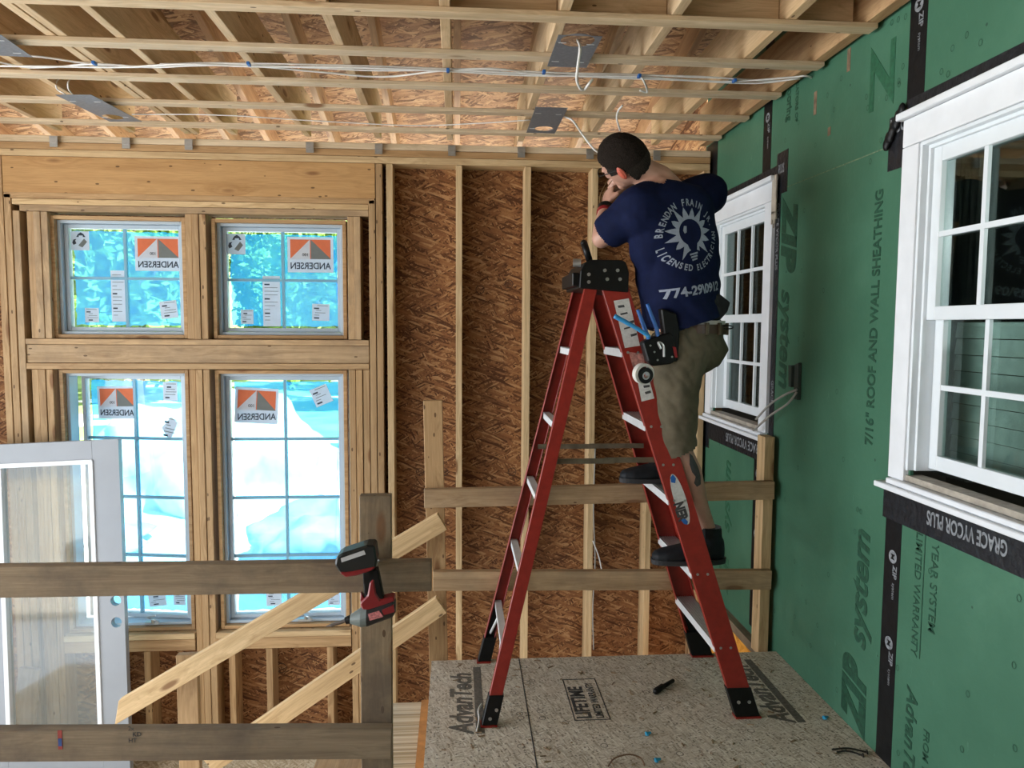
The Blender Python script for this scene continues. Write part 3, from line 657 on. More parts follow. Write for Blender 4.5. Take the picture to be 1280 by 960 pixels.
def wall_window(n, x0, x1, z0, z1, rows, label, opened=False, crank=False):
    W = empty('window_%d' % n, ((x0+x1)/2, YS, z0), None, None); W['kind'] = 'structure'; W['label'] = label
    def ring(name, a, b, c, d, wd, ya, yb, mat, par, bev=.002):
        bm = BM(); bxx(bm, a, a+wd, ya, yb, c, d); bxx(bm, b-wd, b, ya, yb, c, d); bxx(bm, a+wd, b-wd, ya, yb, c, c+wd); bxx(bm, a+wd, b-wd, ya, yb, d-wd, d)
        return mk(name, bm, mat, par, bevel=bev)
    ring('wood_jamb', x0, x1, z0, z1, .022, 4.585, 4.71, PINEW, W)
    ring('window_frame', x0+.022, x1-.022, z0+.022, z1-.022, .018, 4.62, 4.72, VINYLB, W)
    a, b, c, d = x0+.041, x1-.041, z0+.041, z1-.041
    sb = ring('sash', a, b, c, d, .024, 4.655, 4.700, VINYLB, W)
    a, b, c, d = a+.024, b-.024, c+.024, d-.024
    bm = BM(); xm = (a+b)/2; bxx(bm, xm-.008, xm+.008, 4.668, 4.690, c, d)
    for k in range(1, rows): zk = c+(d-c)*k/rows; bxx(bm, a, b, 4.669, 4.689, zk-.008, zk+.008)
    ob = [mk('muntins', bm, plain('blue_grey_muntin_%d' % n, (.16, .34, .46), .5, var=.05), sb)]
    bm = BM(); bxx(bm, a, b, 4.678, 4.682, c, d); ob.append(mk('pane', bm, GLASS, sb))
    # protective film with a ragged edge
    bm = BM(); pts = []; e = .012; rng = random.Random(n)
    def run(p, q):
        k = 26
        for i in range(k):
            t = i/k; x = p[0]+(q[0]-p[0])*t; z = p[1]+(q[1]-p[1])*t; j = rng.uniform(-.004, .006)
            nx, nz = -(q[1]-p[1]), (q[0]-p[0]); l = math.hypot(nx, nz); pts.append((x+nx/l*j, 4.6945, z+nz/l*j))
    run((a+e, c+e), (b-.004, c+e)); run((b-.004, c+e), (b-.004, d-e)); run((b-.004, d-e), (a+e, d-e)); run((a+e, d-e), (a+e, c+e))
    vs = [bm.verts.new(p) for p in pts]; f = bm.faces.new(vs); bmesh.ops.triangulate(bm, faces=[f]); ob.append(mk('protective_film', bm, FILM, sb))
    if crank:
        cx = atY(190 if x0 < -2 else 381, 775, 4.6).x; bm = BM(); box(bm, (cx, 4.60, z0+.045), (.075, .03, .016)); cyl(bm, (cx+.01, 4.59, z0+.05), (cx+.01, 4.585, z0+.075), .011)
        tube(bm, [(cx+.01, 4.585, z0+.07), (cx+.03, 4.578, z0+.068), (cx+.05, 4.575, z0+.05)], .006); tube(bm, [(cx+.01, 4.59, z0+.07), (cx-.02, 4.585, z0+.088), (cx+.03, 4.58, z0+.098)], .004)
        mk('window_crank', bm, STEEL, W)
    return W, sb, ob
W1, s1, _ = wall_window(1, -2.368, -1.602, 1.507, 2.222, 2, 'upper left film-covered window')
W2, s2, _ = wall_window(2, -1.452, -.664, 1.507, 2.218, 2, 'upper right film-covered window')
W3, s3, ob3 = wall_window(3, -2.352, -1.607, -.285, 1.320, 4, 'lower left film-covered window, standing slightly open', crank=True)
W4, s4, _ = wall_window(4, -1.452, -.668, -.285, 1.318, 4, 'lower right film-covered window', crank=True)
for st_ in ((s1, 168, 295, 227, 339, 'brand'), (s1, 88, 289, 112, 313, 'house'), (s1, 138, 338, 159, 402, 'long'), (s1, 106, 385, 124, 403, 'small'), (s1, 200, 376, 222, 398, 'small', .12),
            (s2, 359, 296, 417, 341, 'brand'), (s2, 283, 292, 307, 318, 'house'), (s2, 328, 345, 351, 408, 'long'), (s2, 301, 387, 317, 405, 'small'), (s2, 390, 380, 412, 401, 'small', -.03),
            (s4, 293, 485, 348, 529, 'brand', -.06), (s4, 390, 483, 413, 506, 'small', .4), (s4, 333, 741, 352, 757, 'small'), (s4, 410, 742, 425, 756, 'small')):
    sticker(st_[0], 'sticker', *st_[1:5], st_[5], tilt=st_[6] if len(st_) > 6 else 0)
for st_ in ((112, 484, 166, 525, 'brand', .02), (202, 478, 222, 501, 'small'), (200, 521, 221, 550, 'torn', -.2), (182, 744, 206, 760, 'small', .15), (216, 740, 232, 757, 'small')):
    sticker(s3, 'sticker', *st_[:4], st_[4], tilt=st_[5] if len(st_) > 5 else 0)
# lower left sash stands slightly open, hinged on its right edge
hinge = Vector((-1.65, 4.70, 0)) - ORG['window_3' if 'window_3' in ORG else W3.name]
s3.matrix_local = Matrix.Translation(hinge) @ Matrix.Rotation(-math.radians(9), 4, 'Z') @ Matrix.Translation(-hinge)

# ------------------------------------------------------------------ ceiling: joists, strapping, rafters, roof deck
JZ = 2.712; JD = .225
def joist(x, lab, mat=PINEJ, name='ceiling_joist', t=.038): return board(name, (x, -1.0, JZ+JD/2), (x, 4.62, JZ+JD/2), JD, t, mat, wdir=(0, 0, 1), label=lab, cat='joist', group='ceiling joists')
JX = [-3.12, -2.72, -2.31, -1.90, -1.58, -1.535, -1.315, -.885, -.470, -.043, .384, .790, 1.215]
for i, x in enumerate(JX):
    if x in (-1.58, -1.535): lab = 'ceiling joist, %s of the doubled pair on the left' % ('left' if x < -1.55 else 'right')
    elif x > -1.5: lab = 'ceiling joist, %s to the right of the doubled pair' % NAMES[i-6]
    else: lab = 'ceiling joist, %s to the left of the doubled pair' % NAMES[3-i]
    joist(x, lab)
joist(1.525, 'reddish end joist lying against the green wall', mat=PINER, t=.05)
# blocking between joists just in front of the second strap row
for i, (a, b) in enumerate(zip(JX+[], JX[1:]+[1.50])):
    if b-a < .1: continue
    side = 'the green wall' if i > 6 else 'the far left'
    k = len(JX)-1-i if i > 6 else i
    board('joist_blocking', (a+.021, 2.80, JZ+JD/2-.004), (b-.021, 2.80, JZ+JD/2-.004), JD, .038, PINEJ, wdir=(0, 0, 1), label='pale blocking between ceiling joists, %s counted from %s' % ((['first', 'second', 'third', 'fourth', 'fifth', 'sixth', 'seventh'])[min(k, 6)], side), cat='blocking', group='blocking between joists')
STR = [2.345, 2.753, 3.155, 3.571, 3.965, 4.375]
SN = ['directly overhead near the top of the photo', 'second from the camera, under the blocking', 'third from the camera, just before the cable bundle', 'fourth from the camera, just beyond the cable bundle', 'fifth from the camera', 'last before the back wall']
for y, s in zip(STR, SN):
    board('ceiling_strap', (-3.38, y, JZ-.010), (1.545, y, JZ-.010), .019, .064, PINES, wdir=(0, 0, 1), label='long strapping board across the ceiling, '+s, cat='strapping', group='ceiling strapping')
# rafters and roof deck, sloping down to the eave
RZ = lambda y: 3.10 - .205*(y-3.88)
for i, x in enumerate(JX):
    if x == -1.535: continue
    board('rafter', (x+.045, -1.3, RZ(-1.3)+.07), (x+.045, 5.9, RZ(5.9)+.07), .14, .038, PINER if i % 3 == 0 else PINEW, wdir=(0, 0, 1), label='sloping rafter above the ceiling, beside the %s joist from the left' % (NAMES+['eighth', 'ninth', 'tenth', 'eleventh', 'twelfth', 'thirteenth'])[i], cat='rafter', group='roof rafters')
bm = BM()
hexa(bm, [(-3.8, -1.4, RZ(-1.4)+.142), (WX, -1.4, RZ(-1.4)+.142), (WX, 5.95, RZ(5.95)+.142), (-3.8, 5.95, RZ(5.95)+.142)], [(-3.8, -1.4, RZ(-1.4)+.16), (WX, -1.4, RZ(-1.4)+.16), (WX, 5.95, RZ(5.95)+.16), (-3.8, 5.95, RZ(5.95)+.16)])
mk('ceiling', bm, OSBR, kind='structure', label='strand board roof deck seen between the joists')
bm = BM(); bxx(bm, WX, WX+.3, -1.4, 5.6, 3.6, 3.9); mk('wall_house_upper', bm, GREEN, kind='structure')
bm = BM(); bxx(bm, WX, WX+.15, 4.702, 5.95, LOW, 3.6); mk('wall_house_side', bm, OSBL, kind='structure')

# ------------------------------------------------------------------ light housing plates and cables
def light_plate(corners, hole, label, hr=.062):
    P = [atZ(x, y, 2.672) for x, y in corners]; c = sum(P, Vector())/4; h = atZ(*hole, 2.672)
    t = empty('light_mounting_plate', (c.x, c.y, 2.672), label, 'mounting plate', 'light mounting plates')
    u = (P[1]-P[0]+P[2]-P[3]).normalized(); v = Vector((0, 0, 1)).cross(u); hw = ((P[1]-P[0]).length+(P[2]-P[3]).length)/4; hh = ((P[3]-P[0]).length+(P[2]-P[1]).length)/4
    bm = BM(); n = 32; inner = []; outer = []
    for i in range(n):
        a = 2*math.pi*(i+.5)/n; d = u*math.cos(a)+v*math.sin(a); inner.append(h+d*hr)
        o_ = (h-c); k = 9
        dx, dy = d.dot(u), d.dot(v); ox, oy = o_.dot(u), o_.dot(v)
        tx = ((hw if dx > 0 else -hw)-ox)/dx if abs(dx) > 1e-6 else 9; ty = ((hh if dy > 0 else -hh)-oy)/dy if abs(dy) > 1e-6 else 9
        outer.append(h+d*min(tx, ty))
    for s_ in (1, -1):
        for q in (u*hw*s_+v*hh, u*hw*s_-v*hh):
            cc = c+q; j = min(range(n), key=lambda i: (outer[i]-cc).length); outer[j] = cc
    I = [bm.verts.new(p) for p in inner]; O = [bm.verts.new(p) for p in outer]
    for i in range(n): bm.faces.new((I[i], I[(i+1) % n], O[(i+1) % n], O[i]))
    up_ = V3 = Vector((0, 0, .002)); I2 = [bm.verts.new(p+up_) for p in inner]; O2 = [bm.verts.new(p+up_) for p in outer]
    for i in range(n):
        j = (i+1) % n; bm.faces.new((I2[i], O2[i], O2[j], I2[j])); bm.faces.new((O[i], O[j], O2[j], O2[i])); bm.faces.new((I[j], I[i], I2[i], I2[j]))
    mk('plate', bm, GALV, t)
    for q in (u*hw*.55+v*hh*.6, u*hw*.62-v*hh*.55, -u*hw*.7+v*hh*.6, -u*hw*.7-v*hh*.6): bm = BM(); box(bm, c+q-Vector((0, 0, .002)), (.03, .006, .001)); mk('nail_slot', bm, ALUW, t)
    return t, h
light_plate([(80, 119), (125, 119), (168, 152), (128, 152)], (141, 146.5), 'steel light plate with a round hole, fixed under the ceiling above the left window', hr=.05)
light_plate([(697, 43), (753, 47), (733, 84), (685, 84)], (722, 51), 'largest steel light plate, nearest the camera, with a cable drooping from it', hr=.065)
light_plate([(667, 134), (706, 135), (697, 167), (660, 166)], (680, 161), 'steel light plate with a round hole above the ladder and head', hr=.05)
light_plate([(-50, 40), (2, 46), (40, 70), (-20, 70)], (-20, 60), 'steel light plate cut off by the left edge of the photo', hr=.045)
def cable(pts, label, r=.0042, mat=CABLE, z=2.705, name='cable', **k):
    bm = BM(); P = []
    for p in pts: P.append(atZ(p[0], p[1], p[2] if len(p) > 2 else z))
    tube(bm, P, r, n=8); return mk(name, bm, mat, smooth=True, label=label, cat='cable', **k)
ZB = 2.700
cable([(-60, 62), (20, 82), (60, 84), (120, 80), (190, 84), (240, 82), (309, 82), (400, 90), (480, 96), (560, 88), (640, 91), (760, 97), (850, 100), (940, 104), (1000, 98)], 'white cable along the ceiling bundle, sagging lowest in the middle', z=ZB, group='cables of the ceiling bundle')
cable([(-60, 66), (40, 70), (100, 78), (160, 84), (240, 79), (309, 80), (380, 84), (470, 88), (560, 87), (620, 86), (680, 93), (740, 93), (800, 94), (880, 96), (960, 101), (1000, 98)], 'white cable crossing over the others at the left of the ceiling bundle', z=ZB+.004, group='cables of the ceiling bundle')
cable([(-60, 82), (60, 83), (150, 84), (230, 80), (309, 83), (420, 84), (520, 87), (560, 89), (650, 94), (720, 95), (798, 96), (900, 102), (985, 97), (1008, 95), (1018, 101), (1020, 112, 2.66), (1019, 121, 2.63)], 'white cable at the ceiling that bends down into the slot in the green wall', z=ZB-.005, group='cables of the ceiling bundle')
cable([(200, 80), (309, 79), (400, 81), (480, 83), (560, 86), (640, 88), (700, 91), (800, 93), (850, 96), (920, 98)], 'white cable lying topmost in the ceiling bundle', z=ZB+.008, r=.0035, group='cables of the ceiling bundle')
cable([(165, 143), (240, 143), (300, 145), (360, 149), (430, 153), (520, 157), (600, 154), (663, 150)], 'thin white cable strung between two light plates near the back wall', z=2.70, r=.003)
cable([(706, 146), (716, 151, 2.66), (728, 168, 2.60), (742, 186, 2.52), (752, 192, 2.50)], 'white cable looping from the light plate down beside the head', z=2.69, r=.0055)
cable([(722, 50, 2.70), (725, 60, 2.64), (722, 85, 2.58), (721, 100, 2.55), (725, 110, 2.53), (730, 112, 2.53), (736, 105, 2.54), (741, 99, 2.56)], 'white cable drooping from the nearest light plate with a bent end', r=.0055)
cable([(775, 163, 2.62), (771, 148, 2.66), (773, 138, 2.69), (778, 132, 2.70)], 'short white cable rising behind the crown of the head', r=.005)
cable([(802, 97, 2.69), (806, 104, 2.67), (809, 115, 2.66), (800, 113, 2.66)], 'short folded cable end under the blue staple', r=.0045)
cable([(82, 118, 2.68), (72, 112, 2.70), (70, 104, 2.72), (74, 98, 2.75)], 'pair of cable loops entering the plate above the left window', r=.0035)
cable([(92, 119, 2.68), (86, 112, 2.70), (85, 104, 2.72), (88, 98, 2.75)], 'inner cable loop entering the plate above the left window', r=.0035)
for (px, py) in ((311, 80), (560, 88), (680, 90), (799, 95), (918, 101), (118, 79)):
    p = atZ(px, py, ZB-.008); bm = BM(); box(bm, p, (.014, .03, .014)); mk('cable_staple', bm, BLUEP, bevel=.002, label='small blue staple pinning the ceiling cables to a joist', cat='staple', group='blue cable staples')
# outlet stub on the green wall
bm = BM(); p = atX(998, 476, WX)
prism(bm, [(WX-.001, p.y-.032, p.z-.085), (WX-.001, p.y+.006, p.z-.085), (WX-.001, p.y+.006, p.z+.075), (WX-.001, p.y-.032, p.z+.085)], (-.018, 0, 0))
prism(bm, [(WX-.001, p.y+.012, p.z-.03), (WX-.001, p.y+.035, p.z-.03), (WX-.001, p.y+.045, p.z+.07), (WX-.001, p.y+.012, p.z+.07)], (-.03, 0, 0))
mk('cable_bracket', bm, plain('dark_bracket', (.03, .045, .035), .6), bevel=.002, label='dark split bracket on the green wall with grey cables', cat='bracket')
for k, e in enumerate((((996, 487), (980, 494), (962, 506), (945, 524)), ((996, 490), (984, 505), (962, 520), (942, 538)))):
    bm = BM(); tube(bm, [atX(e[0][0], e[0][1], WX-.025), atX(*e[1], WX-.05), atX(*e[2], WX-.055), atX(*e[3], WX-.062)], .0055); mk('grey_cable', bm, CABLEG, smooth=True, label='grey cable from the dark wall bracket to the window sill, %s' % ('upper strand' if k == 0 else 'lower strand'), cat='cable')
# loose cable down the stud behind the ladder
bm = BM(); tube(bm, [atY(744, 560, 4.53), atY(742, 640, 4.52), atY(744, 700, 4.52), atY(741, 760, 4.54), atY(742, 812, 4.54)], .004); mk('stud_cable', bm, CABLEG, smooth=True, label='thin cable hanging down the stud behind the ladder', cat='cable')
bm = BM(); tube(bm, [atY(741, 676, 4.52), atY(748, 694, 4.50), atY(752, 712, 4.48)], .004); mk('cable_end', bm, CABLE, smooth=True, label='short loose cable end beside the stud behind the ladder', cat='cable')

# ------------------------------------------------------------------ guards and stair
board('guard_post', (-.243, 2.19, -1.04), (-.239, 2.19, 1.093), .092, .038, PINEG, wdir=(1, 0, 0), label='weathered upright post in the foreground carrying the impact driver', cat='post')
board('guard_rail', (-1.75, 2.151, .870), (-.074, 2.151, .861), .089, .038, PINEG, wdir=(0, 0, 1), label='upper weathered rail across the lower left foreground', cat='rail', group='foreground rails')
board('guard_rail', (-1.75, 2.151, .403), (-.193, 2.151, .356), .092, .038, PINEG, wdir=(0, 0, 1), label='lower weathered rail across the bottom left foreground, with stamps', cat='rail', group='foreground rails')
bm = BM(); P = atY(72, 918, 2.131)
st = empty('grade_stamp', (P.x, 2.1315, P.z-.02), 'faded red and blue grade stamp on the lower foreground rail', 'stamp')
bm = BM(); bxx(bm, P.x, P.x+.012, 2.1308, 2.1315, P.z-.045, P.z+.012); mk('red_patch', bm, plain('stamp_red', (.30, .05, .04), .8, var=.3), st)
bm = BM(); bxx(bm, P.x+.001, P.x+.011, 2.1300, 2.1307, P.z-.035, P.z-.012); mk('blue_patch', bm, plain('stamp_blue', (.03, .07, .22), .8, var=.3), st)
P2 = atY(160, 920, 2.131)
for k, s in enumerate(('HT', 'KD', '2x')): text(s, .018, (P2.x+.012*(k % 2), 2.1312, P2.z-.02+.018*k), (1, 0, 0), (0, 0, 1), INK, st, name='stamp_letters')
board('stair_post', (-.069, 3.507, -1.04), (-.113, 3.507, 1.242), .089, .038, PINEW, wdir=(1, 0, 0), label='upright post at the rear left corner of the platform', cat='post')
board('stair_post', (-1.265, 3.50, -1.04), (-1.265, 3.50, .045), .095, .038, PINEW, wdir=(1, 0, 0), label='short post behind the diagonal stair rail at left', cat='post')
board('corner_post', (1.52, 3.533, -.035), (1.52, 3.533, 1.06), .050, .089, PINE, wdir=(1, 0, 0), label='pale upright post standing against the green wall at the rear corner', cat='post', cut0=0)
board('rear_guard_rail', (-.153, 3.468, .783), (1.535, 3.468, .805), .088, .038, PINEB, wdir=(0, 0, 1), label='upper rail across the rear of the platform behind the ladder', cat='rail', group='rear guard rails')
board('rear_guard_rail', (-.113, 3.468, .387), (1.535, 3.468, .360), .094, .038, PINEB, wdir=(0, 0, 1), label='lower rail across the rear of the platform behind the ladder', cat='rail', group='rear guard rails')
def at34(px, py, y=3.40): return atY(px, py, y)
board('stair_rail', at34(139, 894), at34(553, 651), .088, .038, PINE, wdir=(-.5, 0, .86), label='upper diagonal stair rail descending to the left', cat='rail', cut0=-.075, group='diagonal stair rails')
board('stair_rail', at34(262, 955), at34(552, 755), .088, .038, PINE, wdir=(-.5, 0, .86), label='lower diagonal stair rail descending to the left', cat='rail', group='diagonal stair rails')
# treads going down to the left
for k in range(5):
    z = -.175*(k+1); x1 = -.122-.25*k
    board('stair_tread', (x1-.125, 2.24, z-.011), (x1-.125, 3.40, z-.011), .262, .022, SUBC if k == 0 else PINEB, wdir=(1, 0, 0), label='stair tread, %s below the platform' % NAMES[k], cat='stair tread', group='stair treads')
board('stair_stringer', (-.16, 3.405, -.42), (-1.42, 3.405, -1.00), .10, .03, PINEB, wdir=(-.4, 0, .9), label='stair stringer under the rear ends of the treads', cat='board')
bm = BM(); bxx(bm, -.165, -.122, 2.25, 3.38, -.172, -.155); mk('plywood_strip', bm, plain('raw_ply_edge', (.50, .24, .08), .7, var=.2), label='narrow raw plywood strip along the platform edge', cat='board')
# white glazed door leaning at left
D = empty('glazed_door', (-2.4, 4.38, LOW), 'white door slab with a large glass pane leaning against the window wall', 'door')
def dp(px, py):   # leaning plane: y rises from 4.33 at the floor to 4.47 at the top
    p = atY(px, py, 4.4)
    for _ in range(4): p = atY(px, py, 4.33+.14*(p.z-LOW)/2.0)
    return p
A_, B_ = dp(152, 548), dp(167, 962); up = (A_-B_).normalized(); lt = (dp(0, 555)-A_).normalized(); nn = up.cross(lt).normalized()
Wd, Hd = .82, (A_-B_).length; nn = -nn if nn.y > 0 else nn
def dpt(u, v, k=0): return B_ + lt*u + up*v + nn*k           # u from the right edge, v from the foot, k towards the room
bm = BM(); st_w, tr, br = .148, .115, .50
def dbox(bm, u0, u1, v0, v1, k0, k1): hexa(bm, [dpt(u0, v0, k0), dpt(u1, v0, k0), dpt(u1, v1, k0), dpt(u0, v1, k0)], [dpt(u0, v0, k1), dpt(u1, v0, k1), dpt(u1, v1, k1), dpt(u0, v1, k1)])
vb = [(A_-B_).length*f for f in (0, 1)]
h1v = (dp(147, 775)-B_).dot(up); h2v = (dp(147, 748)-B_).dot(up); uc = (dp(147, 760)-B_).dot(lt)
hr = .030
# right stile is built around its two lock bores
def stile(bm):
    outer = []
    def cell(v0, v1, vc=None):
        if vc is None: dbox(bm, 0, st_w, v0, v1, 0, .044); return
        n = 24; F = []
        for k0 in (0, .044):
            I = []; O = []
            for i in range(n):
                a = 2*math.pi*(i+.5)/n; du, dv = math.cos(a), math.sin(a); I.append(bm.verts.new(dpt(uc+du*hr, vc+dv*hr, k0)))
                tx = ((st_w if du > 0 else 0)-uc)/du; ty = ((v1 if dv > 0 else v0)-vc)/dv; O.append((uc+du*min(tx, ty), vc+dv*min(tx, ty)))
            for cu, cv in ((0, v0), (st_w, v0), (st_w, v1), (0, v1)):
                j = min(range(n), key=lambda i: (O[i][0]-cu)**2+(O[i][1]-cv)**2); O[j] = (cu, cv)
            O = [bm.verts.new(dpt(u, v, k0)) for u, v in O]; F.append((I, O))
            for i in range(n): bm.faces.new((I[i], I[(i+1) % n], O[(i+1) % n], O[i]))
        for q in (0, 1):
            for i in range(n): bm.faces.new((F[0][q][i], F[0][q][(i+1) % n], F[1][q][(i+1) % n], F[1][q][i]))
    mid_ = (h1v+h2v)/2; cell(0, h1v-.07); cell(h1v-.07, mid_, h1v); cell(mid_, h2v+.07, h2v); cell(h2v+.07, Hd)
stile(bm); mk('lock_stile', bm, DOORW, D)
bm = BM(); dbox(bm, Wd-st_w, Wd, 0, Hd, 0, .044); mk('hinge_stile', bm, DOORW, D, bevel=.002)
bm = BM(); dbox(bm, st_w, Wd-st_w, Hd-tr, Hd, 0, .044); mk('top_rail', bm, DOORW, D, bevel=.002)
bm = BM(); dbox(bm, st_w, Wd-st_w, 0, .20, 0, .044); mk('bottom_rail', bm, DOORW, D, bevel=.002)
bm = BM(); g = .022
dbox(bm, st_w-.004, st_w+g, .20, Hd-tr, -.006, .052); dbox(bm, Wd-st_w-g, Wd-st_w+.004, .20, Hd-tr, -.006, .052); dbox(bm, st_w, Wd-st_w, Hd-tr-g, Hd-tr+.004, -.006, .052); dbox(bm, st_w, Wd-st_w, .196, .20+g, -.006, .052)
mk('glazing_bead', bm, WHITE, D, bevel=.002)
def dusty():
    m = bpy.data.materials.new('dusty_door_glass'); m.use_nodes = True; nt = m.node_tree; nt.nodes.clear(); L = nt.links
    out = N(nt, 'ShaderNodeOutputMaterial'); t = N(nt, 'ShaderNodeBsdfTransparent'); d = N(nt, 'ShaderNodeBsdfDiffuse'); g_ = N(nt, 'ShaderNodeBsdfGlossy', i_Roughness=.05); a = N(nt, 'ShaderNodeMixShader'); b = N(nt, 'ShaderNodeMixShader')
    t.inputs[0].default_value = (.93, .96, .96, 1); d.inputs[0].default_value = (.6, .62, .6, 1); tc = N(nt, 'ShaderNodeTexCoord'); nz = N(nt, 'ShaderNodeTexNoise', i_Scale=3.0, i_Detail=5.0); L.new(tc.outputs['Object'], nz.inputs['Vector'])
    f = math_n(nt, 'MULTIPLY_ADD', nz.outputs['Fac'], .18, .02); L.new(f, a.inputs[0]); L.new(t.outputs[0], a.inputs[1]); L.new(d.outputs[0], a.inputs[2])
    b.inputs[0].default_value = .06; L.new(a.outputs[0], b.inputs[1]); L.new(g_.outputs[0], b.inputs[2]); L.new(b.outputs[0], out.inputs[0]); return m
bm = BM(); dbox(bm, st_w+.002, Wd-st_w-.002, .21, Hd-tr-.01, .018, .024); mk('glass_pane', bm, dusty(), D)
# loose board leaning behind the door glass
board('leaning_board', atY(38, 835, 4.5), (atY(30, 912, 4.5)), .12, .03, PINEB, wdir=(1, 0, 0), label='short grey offcut board leaning behind the door glass', cat='board')

# ------------------------------------------------------------------ floor markings and debris
def ft(body, size, x, y, mat=INKG, **k): return text(body, size, (x, y, .0006), (0, 1, 0), (-1, 0, 0), mat, floor, **k)
bm = BM(); bxx(bm, .075, .110, 2.80, 3.37, .0002, .0008); mk('printed_bar', bm, INKG, floor)
ft('AdvanTech', .13, .062, 2.80, offset=.004, shear=.2, sx=.86); ft('FLOORING', .04, .11, 2.9, offset=.001)
bm = BM(); bxx(bm, 1.375, 1.41, 2.80, 3.37, .0002, .0008); mk('printed_bar', bm, INKG, floor)
ft('AdvanTech', .13, 1.365, 2.80, offset=.004, shear=.2, sx=.86)
bm = BM(); a0, a1, b0, b1 = .475, .625, 2.87, 3.225
for q in ((a0, a0+.005, b0, b1), (a1-.005, a1, b0, b1), (a0, a1, b0, b0+.006), (a0, a1, b1-.006, b1)): bxx(bm, q[0], q[1], q[2], q[3], .0002, .0008)
mk('printed_box', bm, INK, floor)
ft('LIFETIME', .085, .548, 2.885, mat=INK, offset=.003, sx=.82); ft('LIMITED WARRANTY', .045, .60, 2.885, mat=INK, offset=.001, sx=.70)
bm = BM(); hexa(bm, [(.283, 2.13, .0003), (.288, 2.13, .0003), (.300, 3.45, .0003), (.295, 3.45, .0003)], [(.283, 2.13, .0009), (.288, 2.13, .0009), (.300, 3.45, .0009), (.295, 3.45, .0009)]); mk('panel_seam', bm, INK, floor)
bm = BM(); random.seed(3)
for i in range(26):
    x, y = random.uniform(0, 1.45), random.uniform(2.3, 3.4)
    if i < 10: x = random.choice((.25, .34))+random.uniform(-.01, .01)
    for k in range(10):
        t0, t1 = k/10*2*math.pi, (k+1)/10*2*math.pi; r, r2 = .015, .012
        bm.faces.new([bm.verts.new((x+math.cos(t)*q, y+math.sin(t)*q, .0006)) for t, q in ((t0, r), (t1, r), (t1, r2), (t0, r2))])
mk('printed_nail_mark', bm, INKG, floor, kind='stuff')
bm = BM(); a = atZ(820, 864, .012); b = atZ(841, 851, .012); chain(bm, [(a, .014), (a*.6+b*.4, .010), (b, .009)], n=10)
box(bm, a*.75+b*.25+Vector((0, 0, .004)), (.05, .02, .014), Matrix.Rotation(math.atan2((b-a).y, (b-a).x), 3, 'Z'))
mk('utility_knife', bm, BLACKP, smooth=True, label='small black knife lying on the platform near the ladder foot', cat='knife')
for (px, py, lab) in ((811, 917, 'small blue wire nut on the platform, the farther of two'), (823, 950, 'small blue wire nut on the platform, the nearer of two'), (1033, 897, 'small blue wire nut near the green wall')):
    p = atZ(px, py, .008); bm = BM(); cyl(bm, p+Vector((-.012, 0, 0)), p+Vector((.010, .006, 0)), .008, .004, 10); box(bm, p+Vector((-.006, 0, 0)), (.006, .022, .006)); mk('wire_nut', bm, CYAN, label=lab, cat='wire nut')
bm = BM(); tube(bm, [atZ(760, 958, .004), atZ(768, 948, .02), atZ(785, 943, .03), atZ(800, 947, .02), atZ(806, 957, .004)], .003); mk('curled_tie', bm, plain('brown_tie', (.16, .09, .05), .6), smooth=True, label='thin brown loop of wire at the bottom edge of the platform', cat='wire')
bm = BM(); tube(bm, [atZ(596, 914, .004), atZ(599, 900, .012), atZ(598, 888, .02), atZ(602, 880, .006)], .004); mk('paper_curl', bm, LABELW, smooth=True, label='small white curl of stripped cable beside the left ladder foot', cat='scrap')
for k, (a, b) in enumerate((((1040, 937), (1083, 940)), ((1046, 940), (1078, 944)))):
    bm = BM(); p, q = atZ(*a, .005), atZ(*b, .005); tube(bm, [p, (p+q)/2+Vector((0, .01, .004)), q], .0035); cyl(bm, q, q+(q-p).normalized()*.004, .008); mk('long_screw', bm, plain('dark_screw', (.05, .045, .04), .4, metal=.6), label='dark screw lying by the green wall, %s of the two' % ('longer' if k == 0 else 'shorter'), cat='screw')
bm = BM(); random.seed(11)
for i in range(90):
    x, y = random.uniform(-.05, 1.5), random.uniform(2.5, 3.42); a = random.uniform(0, 3.14); l = random.uniform(.006, .03)
    box(bm, (x, y, .0022), (l, random.uniform(.002, .006), .003), Matrix.Rotation(a, 3, 'Z'))
mk('sawdust_chips', bm, plain('wood_chip', (.28, .19, .11), .8, var=.4), label='scattered wood chips over the platform', cat='wood chips', kind='stuff')

# ------------------------------------------------------------------ step ladder
LAD = empty('step_ladder', (.64, 3.15, 0), 'red fibreglass step ladder with black cap standing on the platform', 'ladder')
YN = lambda z: 2.845+.155*z/1.8
YF = lambda z: 3.445-.105*z/1.8
XL = lambda z: 1.140-.318*z
XLr = lambda z: .100+.238*z
def rail(yf, s, xl, wa, wb, z0, z1, name='rail', fl=.030):
    """channel: web on the outer side, flanges turned inwards; s=+1 near rail, -1 far rail"""
    bm = BM(); t = .0045
    def bar(xa0, xa1, xb0, xb1, ya, yb):
        hexa(bm, [(xa0, yf(z0)+ya, z0), (xa1, yf(z0)+ya, z0), (xa1, yf(z0)+yb, z0), (xa0, yf(z0)+yb, z0)], [(xb0, yf(z1)+ya, z1), (xb1, yf(z1)+ya, z1), (xb1, yf(z1)+yb, z1), (xb0, yf(z1)+yb, z1)])
    a0, b0 = xl(z0), xl(z1)
    bar(a0, a0+wa, b0, b0+wb, 0, s*t); bar(a0, a0+t, b0, b0+t, s*t, s*fl); bar(a0+wa-t, a0+wa, b0+wb-t, b0+wb, s*t, s*fl)
    return mk(name, bm, RED, LAD, bevel=.0012)
ZT = 1.765
rn = rail(YN, 1, XL, .092, .112, .10, ZT); rf = rail(YF, -1, XL, .092, .112, .10, ZT)
